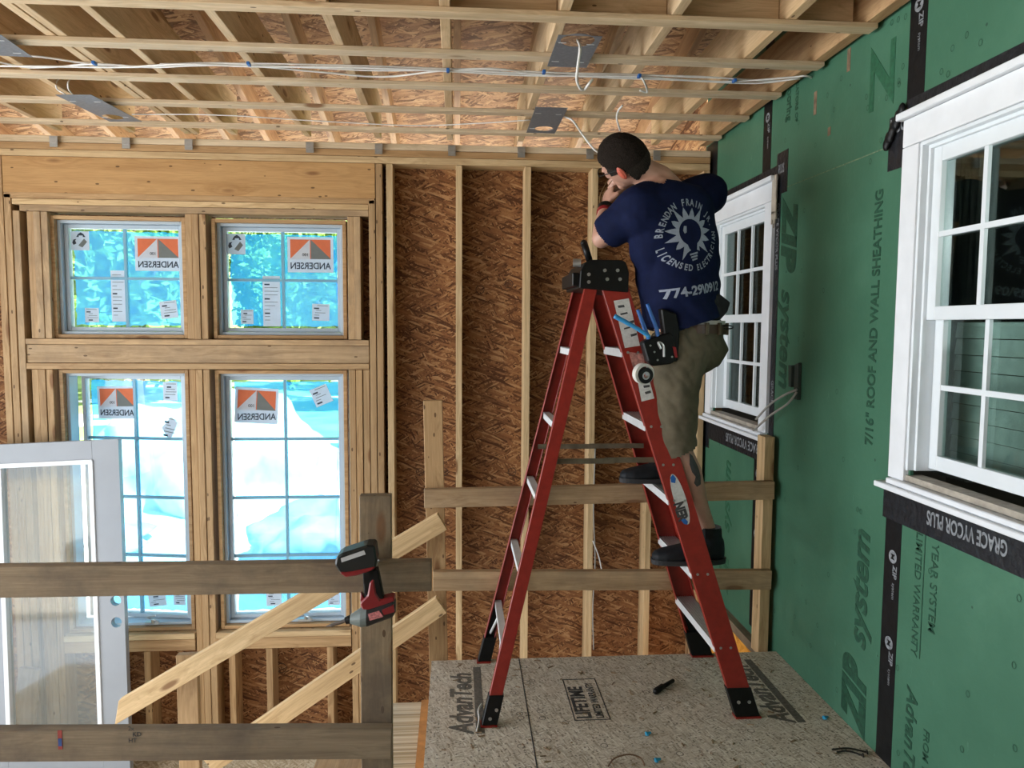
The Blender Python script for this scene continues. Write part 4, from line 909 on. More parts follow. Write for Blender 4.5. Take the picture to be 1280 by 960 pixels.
ln = rail(YN, 1, XLr, .052, .052, .10, ZT); lf = rail(YF, -1, XLr, .052, .052, .10, ZT)
def boot(yf, s, xl, w):
    bm = BM(); z0, z1 = .008, .125; e = .004
    hexa(bm, [(xl(z0)-e, yf(0)-s*e, z0), (xl(z0)+w+e, yf(0)-s*e, z0), (xl(z0)+w+e, yf(0)+s*.036, z0), (xl(z0)-e, yf(0)+s*.036, z0)], [(xl(z1)-e, yf(z1)-s*e, z1), (xl(z1)+w+e, yf(z1)-s*e, z1), (xl(z1)+w+e, yf(z1)+s*.036, z1), (xl(z1)-e, yf(z1)+s*.036, z1)])
    b = mk('boot', bm, BLACKP, LAD, bevel=.003)
    bm = BM(); bxx(bm, xl(0)-.006, xl(0)+w+.006, yf(0)-s*.006, yf(0)+s*.040, 0, .008); mk('foot_pad', bm, RED, b)
    bm = BM()
    for q in (.28, .75): cyl(bm, (xl(.07)+w*q, yf(0)-s*(e+.003)+.006*s*.5, .035 if w < .06 and q < .5 else .07), (xl(.07)+w*q, yf(0)+s*.0, .035 if w < .06 and q < .5 else .07), .007, n=10)
    mk('rivets', bm, STEEL, b)
boot(YN, 1, XL, .094); boot(YF, -1, XL, .094); boot(YN, 1, XLr, .054); boot(YF, -1, XLr, .054)
for k, z in enumerate((.30, .60, .90, 1.20, 1.50)):
    x0 = XL(z)+.006; x1 = x0+.082; bm = BM(); y0, y1 = YN(z)+.005, YF(z)-.005
    bxx(bm, x0, x1, y0, y1, z-.004, z); bxx(bm, x0, x0+.003, y0, y1, z-.030, z); bxx(bm, x1-.003, x1, y0, y1, z-.030, z)
    for q in range(7): bxx(bm, x0+.008+q*.011, x0+.012+q*.011, y0, y1, z, z+.002)
    s_ = mk('step', bm, ALU, LAD)
    bm = BM(); bxx(bm, x0-.002, x0, y0, y1, z-.032, z+.001); mk('step_edge', bm, ALUW, s_)
    # rear horizontals
    xr = XLr(z)+.008; bm = BM(); bxx(bm, xr, xr+.030, y0, y1, z-.002, z+.001); bxx(bm, xr, xr+.002, y0, y1, z-.028, z); mk('rear_brace', bm, ALUW, LAD)
# gusset braces at the lowest step and lowest rear brace
for yf, s in ((YN, 1), (YF, -1)):
    bm = BM(); y = yf(.2)+s*.010
    prism(bm, [(XL(.28)+.015, y, .28), (XL(.28)+.08, y, .28), (XL(.12)+.08, y, .12), (XL(.12)+.02, y, .12)], (0, s*.003, 0)); mk('gusset', bm, BLACKP, LAD)
    bm = BM(); prism(bm, [(XLr(.28)+.012, y, .28), (XLr(.28)+.042, y, .28), (XLr(.12)+.044, y, .12), (XLr(.12)+.01, y, .12)], (0, s*.003, 0)); mk('gusset', bm, BLACKP, LAD)
    bm = BM(); tube(bm, [(XLr(.14)+.025, yf(.14)+s*.012, .14), (XLr(.29)+.02, yf(.29)+s*.17, .29)], .006, k=1); mk('diagonal_strut', bm, ALUW, LAD)
# spreaders
for yf, s in ((YN, 1), (YF, -1)):
    zc = 1.045; bm = BM(); y = yf(zc)+s*.036; xa, xb = XLr(zc)+.02, XL(zc)+.05; xm = xa+(xb-xa)*.52
    bxx(bm, xa, xm+.02, y, y+s*.004, zc-.012, zc+.010); bxx(bm, xm-.02, xb, y+s*.005, y+s*.009, zc-.010, zc+.012); cyl(bm, (xm, y-.003, zc), (xm, y+.012, zc), .010, n=12)
    mk('spreader_bar', bm, SPREAD, LAD)
# cap
c0, c1 = atY(724, 340, YN(1.8)).x, atY(785, 340, YN(1.8)).x
CAPX0, CAPX1 = c0, c1; ZC = 1.86
CAP = None
bm = BM(); ya, yb = YN(1.8)-.012, YF(1.8)+.012; ch = .012
pts = [(CAPX0, ZT-.02), (CAPX1, ZT-.035), (CAPX1+.002, ZC-.05), (CAPX1-.012, ZC-.008), (CAPX1-.03, ZC), (CAPX0+.045, ZC), (CAPX0+.02, ZC-.012), (CAPX0+.004, ZC-.045)]
prism(bm, [(x, ya, z) for x, z in pts], (0, yb-ya, 0)); CAP = mk('cap', bm, BLACKP, LAD, bevel=.003)
bm = BM()
for px, py in ((736, 343), (756, 338), (772, 338), (759, 349), (775, 349), (736, 352.5)):
    p = atY(px, py, ya); cyl(bm, (p.x, ya-.004, p.z), (p.x, ya+.002, p.z), .007, n=12)
mk('rivets', bm, STEEL, CAP)
bm = BM(); bxx(bm, CAPX0-.025, CAPX0+.004, ya+.03, yb-.03, ZT-.01, ZT+.045); mk('cap_tray', bm, BLACKP, CAP, bevel=.004)
bm = BM(); cyl(bm, (CAPX0-.02, ya+.05, ZC-.01), (CAPX0+.012, ya+.045, ZC-.01), .017, n=16); mk('cap_knob', bm, STEEL, CAP)
# labels on the near climbing rail
def on_rail(px, py): p = atY(px, py, 2.93); 
def railp(px, py, d=.0008):
    p = atY(px, py, 2.9)
    for _ in range(4): p = atY(px, py, YN(p.z)-d)
    return p
def rquad(pts, mat, name, d=.0008, par=rn):
    bm = BM(); prism(bm, [railp(x, y, d) for x, y in pts], (0, .0004, 0)); return mk(name, bm, mat, par)
rquad([(767, 376), (786, 373), (790, 390), (800, 432), (781, 435)], LABELW, 'warning_label')
rquad([(786, 440), (804, 442), (808, 470), (792, 462)], plain('worn_red_label', (.40, .18, .15), .6, var=.6, scale=70), 'worn_label')
rquad([(797, 476), (812, 476), (818, 498), (802, 502)], LABELW, 'warning_label')
for pts in ([(772, 382), (780, 381), (781, 384), (773, 385)], [(775, 392), (784, 390), (785, 392), (776, 394)], [(786, 402), (792, 400), (793, 403), (787, 405)], [(780, 410), (788, 408), (788, 410), (780, 412)], [(788, 418), (796, 416), (796, 419), (789, 421)], [(804, 482), (812, 481), (812, 484), (805, 485)], [(806, 490), (813, 488), (814, 491), (807, 493)]):
    rquad(pts, INK, 'label_print', .0014)
el = []
for i in range(28):
    a = 2*math.pi*i/28; u, v = math.cos(a)*33, math.sin(a)*7.5; ax = (.30, .954); el.append((850+u*ax[0]-v*ax[1], 624+u*ax[1]+v*ax[0]))
ov = rquad(el, LABELW, 'oval_badge')
rquad([(838, 597), (841, 593), (845, 598), (844, 604), (839, 603)], BLUEP, 'badge_print', .0014); rquad([(851, 650), (856, 648), (860, 652), (859, 656), (855, 655)], BLUEP, 'badge_print', .0014)
p0 = railp(848, 628, .0016); p1 = railp(857, 656, .0016); xd = (p1-p0).normalized(); yd = Vector((0, -1, 0)).cross(xd)
text('NER', .055, p0-yd*.020, xd, yd, INK, rn, name='badge_print', offset=.003, sx=.72)
rivs = BM()
for z in (.30, .60, .90, 1.20, 1.50, 1.045):
    for q in (.028, .07): cyl(rivs, (XL(z)+q, YN(z)-.003, z-.012), (XL(z)+q, YN(z)+.003, z-.012), .0055, n=10)
mk('rivets', rivs, STEEL, rn)
# screwdriver handle standing in the cap and orange strap in the frame
bm = BM(); a, b = atY(737, 326, 3.10), atY(730, 304, 3.10); chain(bm, [(a, .014), (b, .015)], n=12); cyl(bm, a+(a-b).normalized()*.0, a+(a-b).normalized()*.05, .006, n=10)
mk('screwdriver', bm, BLACKP, smooth=True, label='black handled tool standing in the ladder cap', cat='screwdriver')

# ------------------------------------------------------------------ impact driver hanging on the post
DY = 2.075
def d2(px, py, dy=0): return atY(px, py, DY+dy)
DR = empty('impact_driver', d2(455, 730), 'black and red impact driver hanging upside down on the foreground post', 'power tool')
def slab(bm, pts, hw, y=0): prism(bm, [d2(x, py_, y-hw) for x, py_ in pts], (0, 2*hw, 0))
bm = BM(); slab(bm, [(420, 697), (427, 692), (458, 682), (468, 682), (471, 700), (469, 712), (440, 719), (424, 716), (418, 707)], .034); bat = mk('battery', bm, plain('battery_black', (.007, .010, .010), .4), DR, bevel=.005)
bm = BM(); slab(bm, [(424, 716), (432, 722), (445, 720), (466, 713), (469, 708), (440, 714)], .036); mk('battery_red_base', bm, REDP, bat, bevel=.003)
bm = BM(); slab(bm, [(426, 698), (455, 688), (457, 693), (427, 703)], .0355); mk('battery_label', bm, SILVERL, bat)
bm = BM(); chain(bm, [(d2(462, 712), .020), (d2(461, 728), .016), (d2(463, 744), .018)], n=14)
slab(bm, [(453, 716), (472, 712), (476, 732), (480, 752), (462, 756), (455, 740)], .017); mk('handle', remeshed(bm, .003, 4), BLACKP, DR, smooth=True)
bm = BM(); slab(bm, [(462, 728), (467, 724), (470, 742), (475, 750), (492, 746), (494, 752), (480, 758), (462, 764), (452, 762), (450, 754), (459, 745)], .021); mk('red_housing', bm, REDP, DR, bevel=.004)
bm = BM(); slab(bm, [(456, 748), (451, 741), (450, 750), (453, 758), (458, 760)], .010); mk('trigger', bm, REDP, DR, bevel=.002)
ax0, ax1 = d2(494, 757), d2(459, 769); dd = (ax1-ax0).normalized()
bm = BM(); loft(bm, [(ax0-dd*.002, Vector((0, 0, .018)), Vector((0, .018, 0))), (ax0+dd*.008, Vector((0, 0, .030)), Vector((0, .029, 0))), (ax1, Vector((0, 0, .031)), Vector((0, .031, 0)))], n=22); mk('motor_housing', bm, plain('housing_black', (.009, .008, .009), .4), DR, smooth=False)
bm = BM(); slab(bm, [(460, 768), (474, 764), (479, 771), (462, 776)], .0325); mk('housing_label', bm, plain('label_red_white', (.55, .18, .18), .5, var=.5, scale=150), DR)
bm = BM(); slab(bm, [(477, 763), (492, 757), (493, 765), (480, 769)], .0325); mk('housing_label', bm, REDP, DR)
tip = d2(438, 774)
bm = BM(); loft(bm, [(ax1-dd*.002, Vector((0, 0, .030)), Vector((0, .030, 0))), (ax1+dd*.018, Vector((0, 0, .027)), Vector((0, .027, 0))), (tip, Vector((0, 0, .013)), Vector((0, .013, 0)))], n=22); mk('nose', bm, GREYB, DR)
bm = BM(); cyl(bm, tip, tip+dd*.014, .012, .010, 16); mk('collet', bm, BLACKP, DR)
bm = BM(); e = d2(408, 783); cyl(bm, tip+dd*.01, d2(414, 781.5), .0055, .005, 6); cyl(bm, d2(414, 781.5), e, .0045, .0015, 8); mk('driver_bit', bm, plain('bit_steel', (.20, .17, .15), .35, metal=.9), DR)
bm = BM(); tube(bm, [d2(466, 714, .02), d2(470, 706, .045), d2(474, 700, .05)], .003); mk('belt_hook', bm, STEEL, DR)

# ------------------------------------------------------------------ the electrician
V = Vector
F_ = V((-.48, .88, 0)).normalized(); S_ = V((F_.y, -F_.x, 0)); FH = V((-.74, .67, 0)).normalized(); SH_ = V((FH.y, -FH.x, 0))   # facing direction, his right
MAN = empty('person', (1.0, 3.1, .62), 'person in navy T-shirt and khaki shorts standing on the red ladder, back to the camera', 'person')
hipc = atY(858, 428, 3.06); waist = atY(852, 385, 3.05); chest = atY(842, 300, 3.04); upper = atY(838, 248, 3.03); neckb = atY(824, 226, 3.01); necku = atY(801, 214, 2.99)
hc = atY(781, 199, 2.97)
L_ = V((-.42, -.52, -.74)).normalized(); G_ = V((-.62, .78, -.22)); G_ = (G_-L_*G_.dot(L_)).normalized(); U_ = G_.cross(L_).normalized()
if U_.z < 0: U_ = -U_
HR = Matrix((L_, G_, U_)).transposed()
lsh = atY(800, 258, 2.94); rsh = atY(884, 243, 3.10)
lel = atY(752, 298, 3.06); lwr = atY(757, 259, 3.20); lha = atY(762, 243, 3.23)
rel = atY(852, 262, 3.42); rwr = atY(790, 238, 3.38); rha = atY(772, 232, 3.32)
lhip = hipc - SH_*.085 + V((0, 0, -.02)); rhip = hipc + SH_*.085
lkn = atY(840, 548, 3.00); lan = atY(886, 668, 3.00)
rkn = atY(822, 480, 3.26); ran = atY(842, 572, 3.22)
bm = BM()
def ell(c, sw, fw, rot=0): f = (F_*(1-rot)+FH*rot).normalized(); return (c, V((f.y, -f.x, 0))*sw, f*fw)
loft(bm, [ell(hipc+V((0, 0, -.10)), .12, .09, 1), ell(hipc, .165, .115, 1), ell(waist, .145, .10), ell(chest, .165, .115), ell(upper, .175, .10), ell(neckb+V((0, 0, .0)), .08, .07)])
chain(bm, [(upper, .08), (neckb, .062), (necku, .057), (hc-U_*.04-G_*.02, .062)])
ball(bm, hc+G_*.004, (.074, .096, .105), HR, 28); ball(bm, hc+G_*.045-U_*.045, (.052, .055, .065), HR, 20); ball(bm, hc+G_*.085-U_*.095, (.024, .022, .022), HR, 12)
ball(bm, hc+G_*.108-U_*.030, (.013, .018, .022), HR, 12)
chain(bm, [(hc+G_*.098+U_*.005, .008), (hc+G_*.112-U_*.038, .012)], 10)
for s in (1, -1): ball(bm, hc+G_*.086+L_*.030*s+U_*.012, (.020, .014, .009), HR, 10)
chain(bm, [(hc+G_*.100-U_*.068+L_*.016, .007), (hc+G_*.106-U_*.068, .008), (hc+G_*.100-U_*.068-L_*.016, .007)], 8)
chain(bm, [(upper-S_*.10, .07), (lsh, .062), (lsh*.4+lel*.6, .048), (lel, .041), (lel*.6+lwr*.4, .040), (lwr, .027)])
chain(bm, [(upper+S_*.10, .07), (rsh, .062), (rsh*.4+rel*.6, .048), (rel, .041), (rel*.6+rwr*.4, .038), (rwr, .027)])
def hand(bm, wr, tgt, thumb_side, grip):
    d = (tgt-wr).normalized(); a = V(thumb_side); a = (a-d*a.dot(d)).normalized(); n = d.cross(a)*grip
    pc = wr+d*.045
    loft(bm, [(wr, a*.026, n*.018), (wr+d*.02, a*.030, n*.016), (wr+d*.06, a*.042, n*.014), (wr+d*.088, a*.040, n*.012)], n=16, p=2.4)
    for k, (o, ln) in enumerate(((.030, .070), (.010, .078), (-.010, .073), (-.029, .058))):
        b0 = wr+d*.082+a*o; j1 = b0+(d*.75+n*.66)*ln*.45; j2 = j1+(d*.1+n*1.0).normalized()*ln*.33; j3 = j2+(-d*.55+n*.8).normalized()*ln*.28
        chain(bm, [(b0-d*.02, .0095), (b0, .0095), (j1, .0088), (j2, .0080), (j3, .0070)], 10)
    t0 = wr+d*.025+a*.026; t1 = t0+(d*.6+a*.6+n*.4).normalized()*.042; t2 = t1+(d*.8+n*.65).normalized()*.030; t3 = t2+(d*.6+n*.8-a*.3).normalized()*.024
    chain(bm, [(t0, .013), (t1, .0115), (t2, .0098), (t3, .0085)], 10)
hand(bm, lwr, lha+V((.0, .0, .02)), (.3, -.9, .2), 1); hand(bm, rwr, rha, (0, -.6, .8), 1)
# legs
chain(bm, [(lhip, .10), (lhip*.5+lkn*.5, .082), (lkn, .058), (lkn*.65+lan*.35+V((.012, 0, 0)), .058), (lkn*.3+lan*.7, .044), (lan, .036), (lan+V((0, 0, -.03)), .036)])
chain(bm, [(rhip, .10), (rhip*.5+rkn*.5, .085), (rkn, .060), (rkn*.65+ran*.35+V((.012, 0, 0)), .058), (rkn*.3+ran*.7, .044), (ran, .036), (ran+V((0, 0, -.03)), .036)])
def foot_b(bm, an, sole, g=0.0):
    loft(bm, [(V((an.x+.035, an.y, sole+.05)), V((0, .030, 0)), V((0, 0, .034))), (V((an.x-.03, an.y, sole+.055)), V((0, .034, 0)), V((0, 0, .036))), (V((an.x-.11, an.y, sole+.04)), V((0, .040, 0)), V((0, 0, .022))), (V((an.x-.19, an.y, sole+.032)), V((0, .030, 0)), V((0, 0, .015)))], n=16)
LS, RS = .603, .903
foot_b(bm, lan, LS); foot_b(bm, ran, RS)
body_bm = remeshed(bm, .0055, 5)
body = mk('body', body_bm, SKIN, MAN, smooth=True)
# ears
for s in (1, -1):
    e = hc+L_*.076*s-U_*.012-G_*.005; bm = BM(); R2 = HR @ Matrix.Rotation(.35*s, 3, 'Z')
    ball(bm, e, (.009, .020, .032), R2, 14); ball(bm, e+L_*s*.006, (.006, .014, .025), R2, 12); mk('ear', bm, SKINR, MAN, smooth=True)
# hair: a fitted cap with noisy surface
def hair_part(name, mat, grow, cond):
    bm = BM(); bmesh.ops.create_icosphere(bm, subdivisions=5, radius=1)
    kill = []
    for v in bm.verts:
        l, g_, u = v.co; v.tag = cond(l, g_, u)
    bmesh.ops.delete(bm, geom=[v for v in bm.verts if not v.tag], context='VERTS')
    for v in bm.verts:
        l, g_, u = v.co; k = 1+grow+.026*noise.noise(V((l*9, g_*9, u*9)))+.014*noise.noise(V((l*30, g_*30, u*30)))
        v.co = hc+G_*.004+L_*l*.074*k+G_*g_*.096*k+U_*u*.105*k
    return mk(name, bm, mat, MAN, smooth=True)
hair_part('hair', HAIR, .085, lambda l, g_, u: (u > -.15 if g_ < -.1 else u > .05+.55*max(0, g_)))
hair_part('hair_sides', HAIRG, .078, lambda l, g_, u: (u > -.78 if g_ < -.25 else (u > -.10 and g_ < .45)))
# shirt
bm = BM()
hem = waist+V((.02, 0, -.085))
loft(bm, [ell(hem, .172, .150, .8), ell(waist, .172, .148, .6), ell(waist*.5+chest*.5, .182, .148, .3), ell(chest, .195, .148), ell(upper+V((0, 0, .0)), .190, .125), ell(upper+V((0, 0, .045)), .13, .10), ell(neckb-V((0, 0, .004)), .072, .068)], p=2.3)
ls2 = lsh*.28+lel*.72
chain(bm, [(lsh-V((0, 0, .03)), .092), (chest*.6+upper*.4-S_*.115-F_*.02, .105), (chest-S_*.11-V((0, 0, .06)), .095)])
chain(bm, [(upper-S_*.08-V((0, 0, .02)), .095), (lsh, .088), (lsh*.5+lel*.5, .079), (ls2, .076)])
rs2 = rsh*.35+rel*.65
chain(bm, [(upper+S_*.09-V((0, 0, .015)), .095), (rsh, .085), (rsh*.5+rel*.5, .078), (rs2, .074)])
shirt_bm = remeshed(bm, .007, 8)
# cut the shirt open at cuffs, collar and hem, then wrinkle it
def cutoff(bm, p, n):
    bmesh.ops.bisect_plane(bm, geom=bm.verts[:]+bm.edges[:]+bm.faces[:], plane_co=p, plane_no=n, clear_outer=True)
def local_cut(bm, p, n, rad):
    n = V(n).normalized(); kill = [f for f in bm.faces if (f.calc_center_median()-p).dot(n) > 0 and (f.calc_center_median()-p).length < rad]
    bmesh.ops.delete(bm, geom=kill, context='FACES')
cutoff(shirt_bm, hem+V((0, 0, .018)), V((.28, 0, -1)))
local_cut(shirt_bm, ls2+(lel-lsh).normalized()*.03, lel-lsh, .13); local_cut(shirt_bm, rs2+(rel-rsh).normalized()*.03, rel-rsh, .13)
local_cut(shirt_bm, neckb+V((.0, 0, -.006)), (neckb-upper).normalized()+V((-.25, .1, 0)), .10)
bmesh.ops.recalc_face_normals(shirt_bm, faces=shirt_bm.faces); shirt_bm.normal_update()
for v in shirt_bm.verts:
    q = v.co; k = max(0, min(1, (1.95-q.z)/.4))
    w1 = noise.noise(V((q.x*7, q.y*7, q.z*16)))*.010 + abs(noise.noise(V((q.x*10+q.z*9, q.y*10, q.z*6))))*.009
    v.co = q + v.normal*(w1*(.6+1.1*k))
shirt = mk('shirt', shirt_bm, NAVY, MAN, smooth=True)
# shorts, belt, undershirt
bm = BM(); belt_c = atY(866, 411, 3.06)
loft(bm, [ell(hipc+V((0, 0, -.10)), .17, .115, 1), ell(hipc+V((.012, -.006, -.03)), .192, .142, 1), ell(hipc+V((.005, 0, .02)), .178, .135, 1), ell(belt_c+V((0, 0, .022)), .160, .120, 1)], p=2.2)
lhem = lkn*.86+lan*.14; rhem = rkn*.90+ran*.10
chain(bm, [(lhip+V((0, 0, -.02)), .122), (lhip*.5+lkn*.5, .098), (lkn+V((.012, 0, .01)), .086), (lhem, .080)], 20)
chain(bm, [(rhip+V((0, 0, -.02)), .120), (rhip*.5+rkn*.5, .108), (rkn, .092), (rhem, .086)], 20)
sh_bm = remeshed(bm, .007, 8)
local_cut(sh_bm, lhem, lan-lkn, .16); local_cut(sh_bm, rhem, ran-rkn, .16); cutoff(sh_bm, belt_c+V((0, 0, .016)), V((0, 0, 1)))
bmesh.ops.recalc_face_normals(sh_bm, faces=sh_bm.faces); sh_bm.normal_update()
for v in sh_bm.verts:
    q = v.co; v.co = q+v.normal*(abs(noise.noise(V((q.x*13, q.y*9, q.z*14+q.x*9))))*.014-.002+noise.noise(q*26)*.003)
shorts = mk('shorts', sh_bm, KHAKI, MAN, smooth=True)
bm = BM(); loft(bm, [(belt_c+V((0, 0, -.018)), SH_*.170, FH*.130), (belt_c+V((0, 0, .018)), SH_*.166, FH*.126)], n=48, p=2.2); mk('belt', bm, LEATH, MAN, smooth=False)
for a in (-2.2, -1.75, -1.2, -2.8, -.6):
    bm = BM(); d = SH_*math.cos(a)*.172+FH*math.sin(a)*.132; box(bm, belt_c+d, (.014, .014, .05), Matrix.Rotation(a+math.atan2(SH_.y, SH_.x), 3, 'Z')); mk('belt_loop', bm, KHAKI, MAN, bevel=.002)
bm = BM(); loft(bm, [(belt_c+V((0, 0, .010)), SH_*.158, FH*.120), (belt_c+V((0, 0, .034)), SH_*.160, FH*.122)], n=40, p=2.2); mk('undershirt', bm, plain('pale_undershirt', (.55, .53, .50), .9), MAN)
# shoes
def shoe(an, sole, label=None):
    bm = BM(); y = an.y
    loft(bm, [(V((an.x+.062, y, sole+.055)), V((0, .026, 0)), V((0, 0, .048))), (V((an.x+.045, y, sole+.062)), V((0, .038, 0)), V((0, 0, .056))), (V((an.x, y, sole+.062)), V((0, .043, 0)), V((0, 0, .056))), (V((an.x-.05, y, sole+.055)), V((0, .045, 0)), V((0, 0, .048))),
              (V((an.x-.12, y, sole+.043)), V((0, .052, 0)), V((0, 0, .036))), (V((an.x-.19, y, sole+.036)), V((0, .050, 0)), V((0, 0, .028))), (V((an.x-.225, y, sole+.032)), V((0, .036, 0)), V((0, 0, .022))), (V((an.x-.240, y, sole+.030)), V((0, .014, 0)), V((0, 0, .010)))], n=24, p=2.4)
    loft(bm, [(V((an.x+.008, y, sole+.07)), V((.050, 0, 0)), V((0, .044, 0))), (V((an.x+.003, y, sole+.15)), V((.050, 0, 0)), V((0, .046, 0)))], n=20)
    s = mk('shoe', remeshed(bm, .005, 4), SHOEM, MAN, smooth=True)
    bm = BM(); loft(bm, [(V((an.x-.085, y, sole+.001)), V((.158, 0, 0)), V((0, .050, 0))), (V((an.x-.085, y, sole+.022)), V((.160, 0, 0)), V((0, .053, 0)))], n=32, p=2.6); mk('sole', bm, RUBBER, s)
    bm = BM()
    for k in range(4): tube(bm, [V((an.x-.065-.022*k, y-.03, sole+.080-.008*k)), V((an.x-.065-.022*k, y, sole+.102-.009*k)), V((an.x-.065-.022*k, y+.03, sole+.080-.008*k))], .003)
    mk('laces', bm, BLACKP, s)
shoe(lan, LS); shoe(ran, RS)
bm = BM(); loft(bm, [(lan+V((.0, 0, -.01)), V((.046, 0, 0)), V((0, .044, 0))), (lan+V((.0, 0, .035)), V((.050, 0, 0)), V((0, .047, 0)))], n=20); mk('sock', bm, BLACKP, MAN)
# watch and bracelet
for p, rr_, wd, m_, nm in ((lwr+(lel-lwr).normalized()*.012, .033, .024, BLACKP, 'watch'), (lwr+(lel-lwr).normalized()*.040, .036, .016, REDP, 'bracelet')):
    d = (lel-lwr).normalized(); _, a, b = basis(d); bm = BM(); loft(bm, [(p-d*wd/2, a*rr_, b*rr_), (p+d*wd/2, a*rr_, b*rr_)], n=20); mk(nm, bm, m_, MAN)
# glasses
bm = BM()
for s in (1, -1):
    tube(bm, [hc+L_*.078*s-G_*.01+U_*.008, hc+L_*.079*s+G_*.05+U_*.012, hc+L_*.062*s+G_*.098+U_*.010], .0022, k=3)
    c = hc+L_*.033*s+G_*.108+U_*.006; tube(bm, [c+L_*.022*math.cos(t)+U_*.016*math.sin(t) for t in [i*math.pi/5 for i in range(11)]], .0018, k=2)
tube(bm, [hc+L_*.012+G_*.112+U_*.01, hc-L_*.012+G_*.112+U_*.01], .002, k=1); mk('glasses', bm, BLACKP, MAN, smooth=True)
# decals projected on cloth and skin
def project(bm, target, view_n, off=.0022, ref=None):
    tb = BM(); tb.from_mesh(target.data); bmesh.ops.translate(tb, vec=ORG[target.name], verts=tb.verts); bv = BVHTree.FromBMesh(tb)
    last = None
    for v in bm.verts:
        hit = bv.ray_cast(v.co+view_n*.6, -view_n)
        if hit[0] is None: hit = bv.find_nearest(v.co)
        v.co = hit[0]+view_n*off
    tb.free()
def subdiv(bm, l=.012):
    bmesh.ops.triangulate(bm, faces=bm.faces[:])
    for _ in range(3):
        es = [e for e in bm.edges if e.calc_length() > l]
        if not es: break
        bmesh.ops.subdivide_edges(bm, edges=es, cuts=1); bmesh.ops.triangulate(bm, faces=bm.faces[:])
back_n = V((.44, -.90, 0)).normalized(); bx = V((-back_n.y, back_n.x, 0)); bx = bx if bx.x > 0 else -bx
tiltv = .17
bxd = (bx*math.cos(tiltv)+V((0, 0, 1))*math.sin(tiltv)); byd = (V((0, 0, 1))*math.cos(tiltv)-bx*math.sin(tiltv))
lc = atY(861, 294, 2.90)
def put(bm, name='shirt_print'):
    subdiv(bm)
    for v in bm.verts: v.co = lc+bxd*v.co.x+byd*v.co.y
    project(bm, shirt, back_n); return mk(name, bm, LOGO, MAN)
RAD = .128
def arc_text(s, size, rad, mid_deg, flip, step):
    out = BM(); n = len(s)
    for i, ch in enumerate(s):
        if ch == ' ': continue
        g_ = text_bm(ch, size, .0009, 0, 'CENTER')
        a = math.radians(mid_deg + ((n-1)/2-i)*step*(1 if not flip else -1)); c_, s__ = math.cos(a), math.sin(a)
        for v in g_.verts:
            x, y = v.co.x*.88, (v.co.y-.36*size)*1.2
            if not flip: rv = (s__, -c_); uv = (c_, s__)
            else: rv = (-s__, c_); uv = (-c_, -s__)
            v.co = V((c_*rad+rv[0]*x+uv[0]*y, s__*rad+rv[1]*x+uv[1]*y, 0))
        me = bpy.data.meshes.new('g'); g_.to_mesh(me); g_.free(); out.from_mesh(me); bpy.data.meshes.remove(me)
    return out
put(arc_text('BRENDAN FRAIN JR.', .031, RAD, 95, False, 10.0)); put(arc_text('LICENSED ELECTRICIAN', .028, RAD, 278, True, 8.3))
put((lambda b: (bmesh.ops.translate(b, vec=V((.0, -.232, 0)), verts=b.verts), b)[1])(text_bm('774-29\\0912', .050, .0018, 0, 'CENTER')))
# sunburst ring with the bulb left open
bm = BM(); n = 15; N2 = n*2; bulb = []
for i in range(N2*2):
    a = 2*math.pi*i/(N2*2)
    bulb.append(V((.052*math.cos(a), .052*math.sin(a)+.01, 0)) if not (math.radians(240) < a < math.radians(300)) else V((.022*math.cos(a)/.5, -.06, 0)))
star = []
for i in range(N2*2):
    a = 2*math.pi*i/(N2*2)+.02; k = i % 4; r = (.106+.012*math.sin(i)) if k == 0 else (.064 if k == 2 else .082)
    star.append(V((r*math.cos(a), r*math.sin(a)+.008, 0)))
Bv = [bm.verts.new(p) for p in bulb]; Sv = [bm.verts.new(p) for p in star]
for i in range(N2*2):
    a = 360*i/(N2*2)
    if 246 < a < 292: continue
    j = (i+1) % (N2*2); bm.faces.new((Bv[i], Bv[j], Sv[j], Sv[i]))
put(bm)
bm = BM()
for k in range(3): 
    q = [(-.020+.003*k, -.072-.011*k), (.020-.003*k, -.068-.011*k), (.020-.003*k, -.075-.011*k), (-.020+.003*k, -.079-.011*k)]; bm.faces.new([bm.verts.new((x, y, 0)) for x, y in q])
put(bm)
bm = BM(); bm.faces.new([bm.verts.new((x, y, 0)) for x, y in ((-.034, .020), (-.026, .038), (-.014, .036), (-.020, .012), (-.030, .008))]); put(bm)
# calf tattoo
bm = BM(); tp = atY(876, 590, 2.9); vn = V((.15, -1, .05)).normalized()
pl = [(869, 568), (874, 572), (881, 586), (884, 598), (884, 608), (878, 611), (874, 606), (876, 598), (871, 592), (868, 582)]
f = bm.faces.new([bm.verts.new(atY(x, y, 2.9)) for x, y in pl]); subdiv(bm, .01); project(bm, body, vn, .0012); mk('tattoo', bm, TATT, MAN)
# near-hip tool pouch and its contents, tape roll, far-hip bag
PY = 2.865
bm = BM(); prism(bm, [atY(x, y, PY) for x, y in ((803, 428), (812, 423), (838, 415), (843, 420), (846, 449), (840, 455), (815, 458), (810, 452))], (0, .055, 0))
prism(bm, [atY(x, y, PY+.01) for x, y in ((826, 385), (846, 392), (850, 412), (848, 452), (836, 452), (830, 418))], (0, .05, 0))
POU = mk('tool_pouch', bm, BLACKP, bevel=.006, label='black tool pouch on the left hip holding blue-handled pliers', cat='tool pouch')
bm = BM()
for px, py in ((813, 432), (822, 450), (840, 446), (818, 440)): p = atY(px, py, PY); cyl(bm, p-V((0, .003, 0)), p, .004, n=8)
for pts in (((826, 436), (823, 428), (829, 432), (830, 446)),): tube(bm, [atY(x, y, PY-.006) for x, y in pts], .0045)
mk('pouch_rivets', bm, STEEL, POU)
